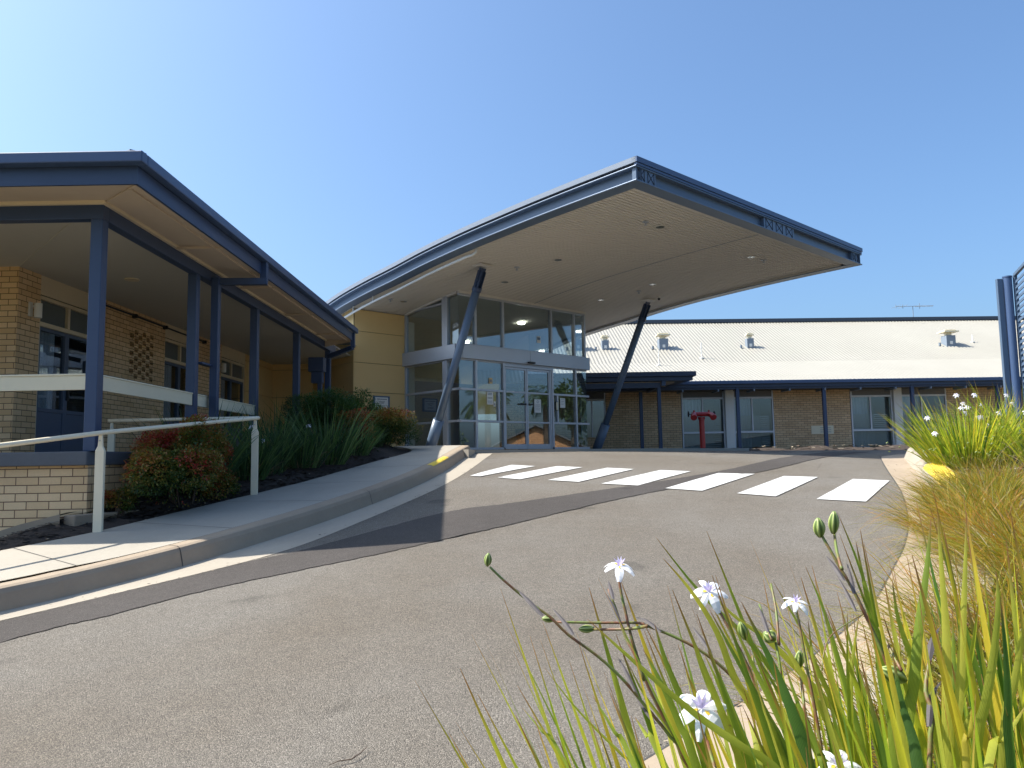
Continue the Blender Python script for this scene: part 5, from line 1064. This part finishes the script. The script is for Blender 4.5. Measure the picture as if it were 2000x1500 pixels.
shrub('heavenly_bamboo','small knee high heavenly bamboo just right of the nearest rail post','shrub',(-4.32,8.45,bedl(-4.3,8.45)-.02),.20,.18,.28,500,'nandina_leaf',.032,.015,12,nt_(8),'heavenly bamboo shrubs',5)
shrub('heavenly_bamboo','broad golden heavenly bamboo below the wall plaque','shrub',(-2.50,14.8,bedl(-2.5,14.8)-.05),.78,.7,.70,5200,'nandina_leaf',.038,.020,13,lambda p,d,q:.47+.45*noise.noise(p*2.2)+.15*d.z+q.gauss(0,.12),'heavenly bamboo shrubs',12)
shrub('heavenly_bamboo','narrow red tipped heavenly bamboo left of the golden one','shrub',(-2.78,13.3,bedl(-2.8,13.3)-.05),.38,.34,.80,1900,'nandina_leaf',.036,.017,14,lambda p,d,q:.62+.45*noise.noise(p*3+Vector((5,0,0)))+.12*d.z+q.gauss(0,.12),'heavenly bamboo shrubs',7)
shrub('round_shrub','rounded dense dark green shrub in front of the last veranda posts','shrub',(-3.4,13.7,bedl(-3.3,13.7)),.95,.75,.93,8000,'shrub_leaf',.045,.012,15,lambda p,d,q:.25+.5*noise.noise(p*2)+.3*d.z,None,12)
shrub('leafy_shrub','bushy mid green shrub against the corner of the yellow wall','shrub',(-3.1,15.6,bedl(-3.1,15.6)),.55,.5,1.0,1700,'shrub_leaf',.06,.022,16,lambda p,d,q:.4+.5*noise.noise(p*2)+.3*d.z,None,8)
# ================================================================ surroundings off to the right (seen mirrored in the glass)
def palm(x,y,z,h,seed,label):
    q=random.Random(seed); t=thing('palm_tree',label,'palm',(x,y,z),'palms across the car park'); m=MB()
    m.tube([(x+.04*math.sin(i),y,z+h*i/14) for i in range(15)],[.24-.005*i for i in range(15)],10); m.build('trunk','bark',t)
    m=MB()
    for k in range(30):
        a=k*2.4; e=q.uniform(-.2,1.2); L=q.uniform(1.6,2.3); p=Vector((x,y,z+h)); d=Vector((math.cos(a)*math.cos(e),math.sin(a)*math.cos(e),math.sin(e)));P=[p.copy()]
        for i in range(10):
            p=p+d*L/10; d=(d+Vector((0,0,-.22))).normalized(); P.append(p.copy())
        for i in range(1,11):
            d=(P[i]-P[i-1]).normalized(); s=d.cross(Vector((0,0,1)));s=s.normalized() if s.length>.05 else Vector((1,0,0))
            for sg in (-1,1):
                for o in (0,.5): m.leaf(P[i-1].lerp(P[i],o),(s*sg*.8+d*.5+Vector((0,0,-.35))),(0,0,1),.6*math.sin(math.pi*(i+1)/12.5)+.1,.06,q.random())
    m.build('crown','tree_leaf',t,attr=True,recalc=False)
palm(29,18.8,rz(29,18.8),4.0,1,'shorter feather palm across the car park'); palm(34,22.6,rz(34,22),5.2,2,'taller feather palm across the car park')
def tree(x,y,z,h,r,seed,label):
    q=random.Random(seed); t=thing('leafy_tree',label,'tree',(x,y,z)); m=MB(); m.tube([(x,y,z-.2),(x+.1,y,z+h*.4),(x,y,z+h*.75)],[.22,.16,.08],9)
    for k in range(6): a=k*1.05; m.tube([(x+.05,y,z+h*.4),(x+r*.6*math.cos(a),y+r*.6*math.sin(a),z+h*.75)],[.09,.03],6)
    m.build('trunk','bark',t); m=MB(); lp=[(Vector((math.cos(k*2.4)*r*.55,math.sin(k*2.4)*r*.55,h*(.55+.4*q.random()))),r*q.uniform(.35,.55)) for k in range(12)]
    for k in range(2200):
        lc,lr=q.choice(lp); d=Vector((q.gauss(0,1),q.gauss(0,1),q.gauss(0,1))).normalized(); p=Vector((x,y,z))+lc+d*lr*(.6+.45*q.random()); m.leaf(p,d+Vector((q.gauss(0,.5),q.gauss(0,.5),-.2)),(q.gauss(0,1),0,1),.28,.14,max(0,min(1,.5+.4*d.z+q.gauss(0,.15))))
    m.build('crown','tree_leaf',t,attr=True,recalc=False)
tree(27,24.5,rz(27,24.5),4.4,1.8,5,'dense green tree across the car park'); tree(38,27,rz(38,27),6.5,2.8,6,'tall green tree behind the car park'); tree(40,14,rz(40,14),3.2,2.0,7,'low bushy tree at the far car park edge')
hs=thing('orange_house','orange rendered house with a gabled roof across the car park','house',(46,21,rz(46,21)))
zz=rz(46,21); m=MB(); 
m.poly([(44,17,zz),(44,26,zz),(44,26,zz+2.6),(44,21.5,zz+4.6),(44,17,zz+2.6)]); m.poly([(44,17,zz),(52,17,zz),(52,17,zz+2.6),(44,17,zz+2.6)]); m.poly([(44,26,zz),(52,26,zz),(52,26,zz+2.6),(44,26,zz+2.6)]); m.poly([(52,17,zz),(52,26,zz),(52,26,zz+2.6),(52,21.5,zz+4.6),(52,17,zz+2.6)])
PM('orange_render',(.55,.27,.12),.8); m.build('wall','orange_render',hs,recalc=False)
m=MB(); m.bar((48,16.3,zz+2.35),(48,21.5,zz+4.75),8.8,.12,(0,0,1)); m.bar((48,26.7,zz+2.35),(48,21.5,zz+4.75),8.8,.12,(0,0,1)); m.build('roof','coping',hs)
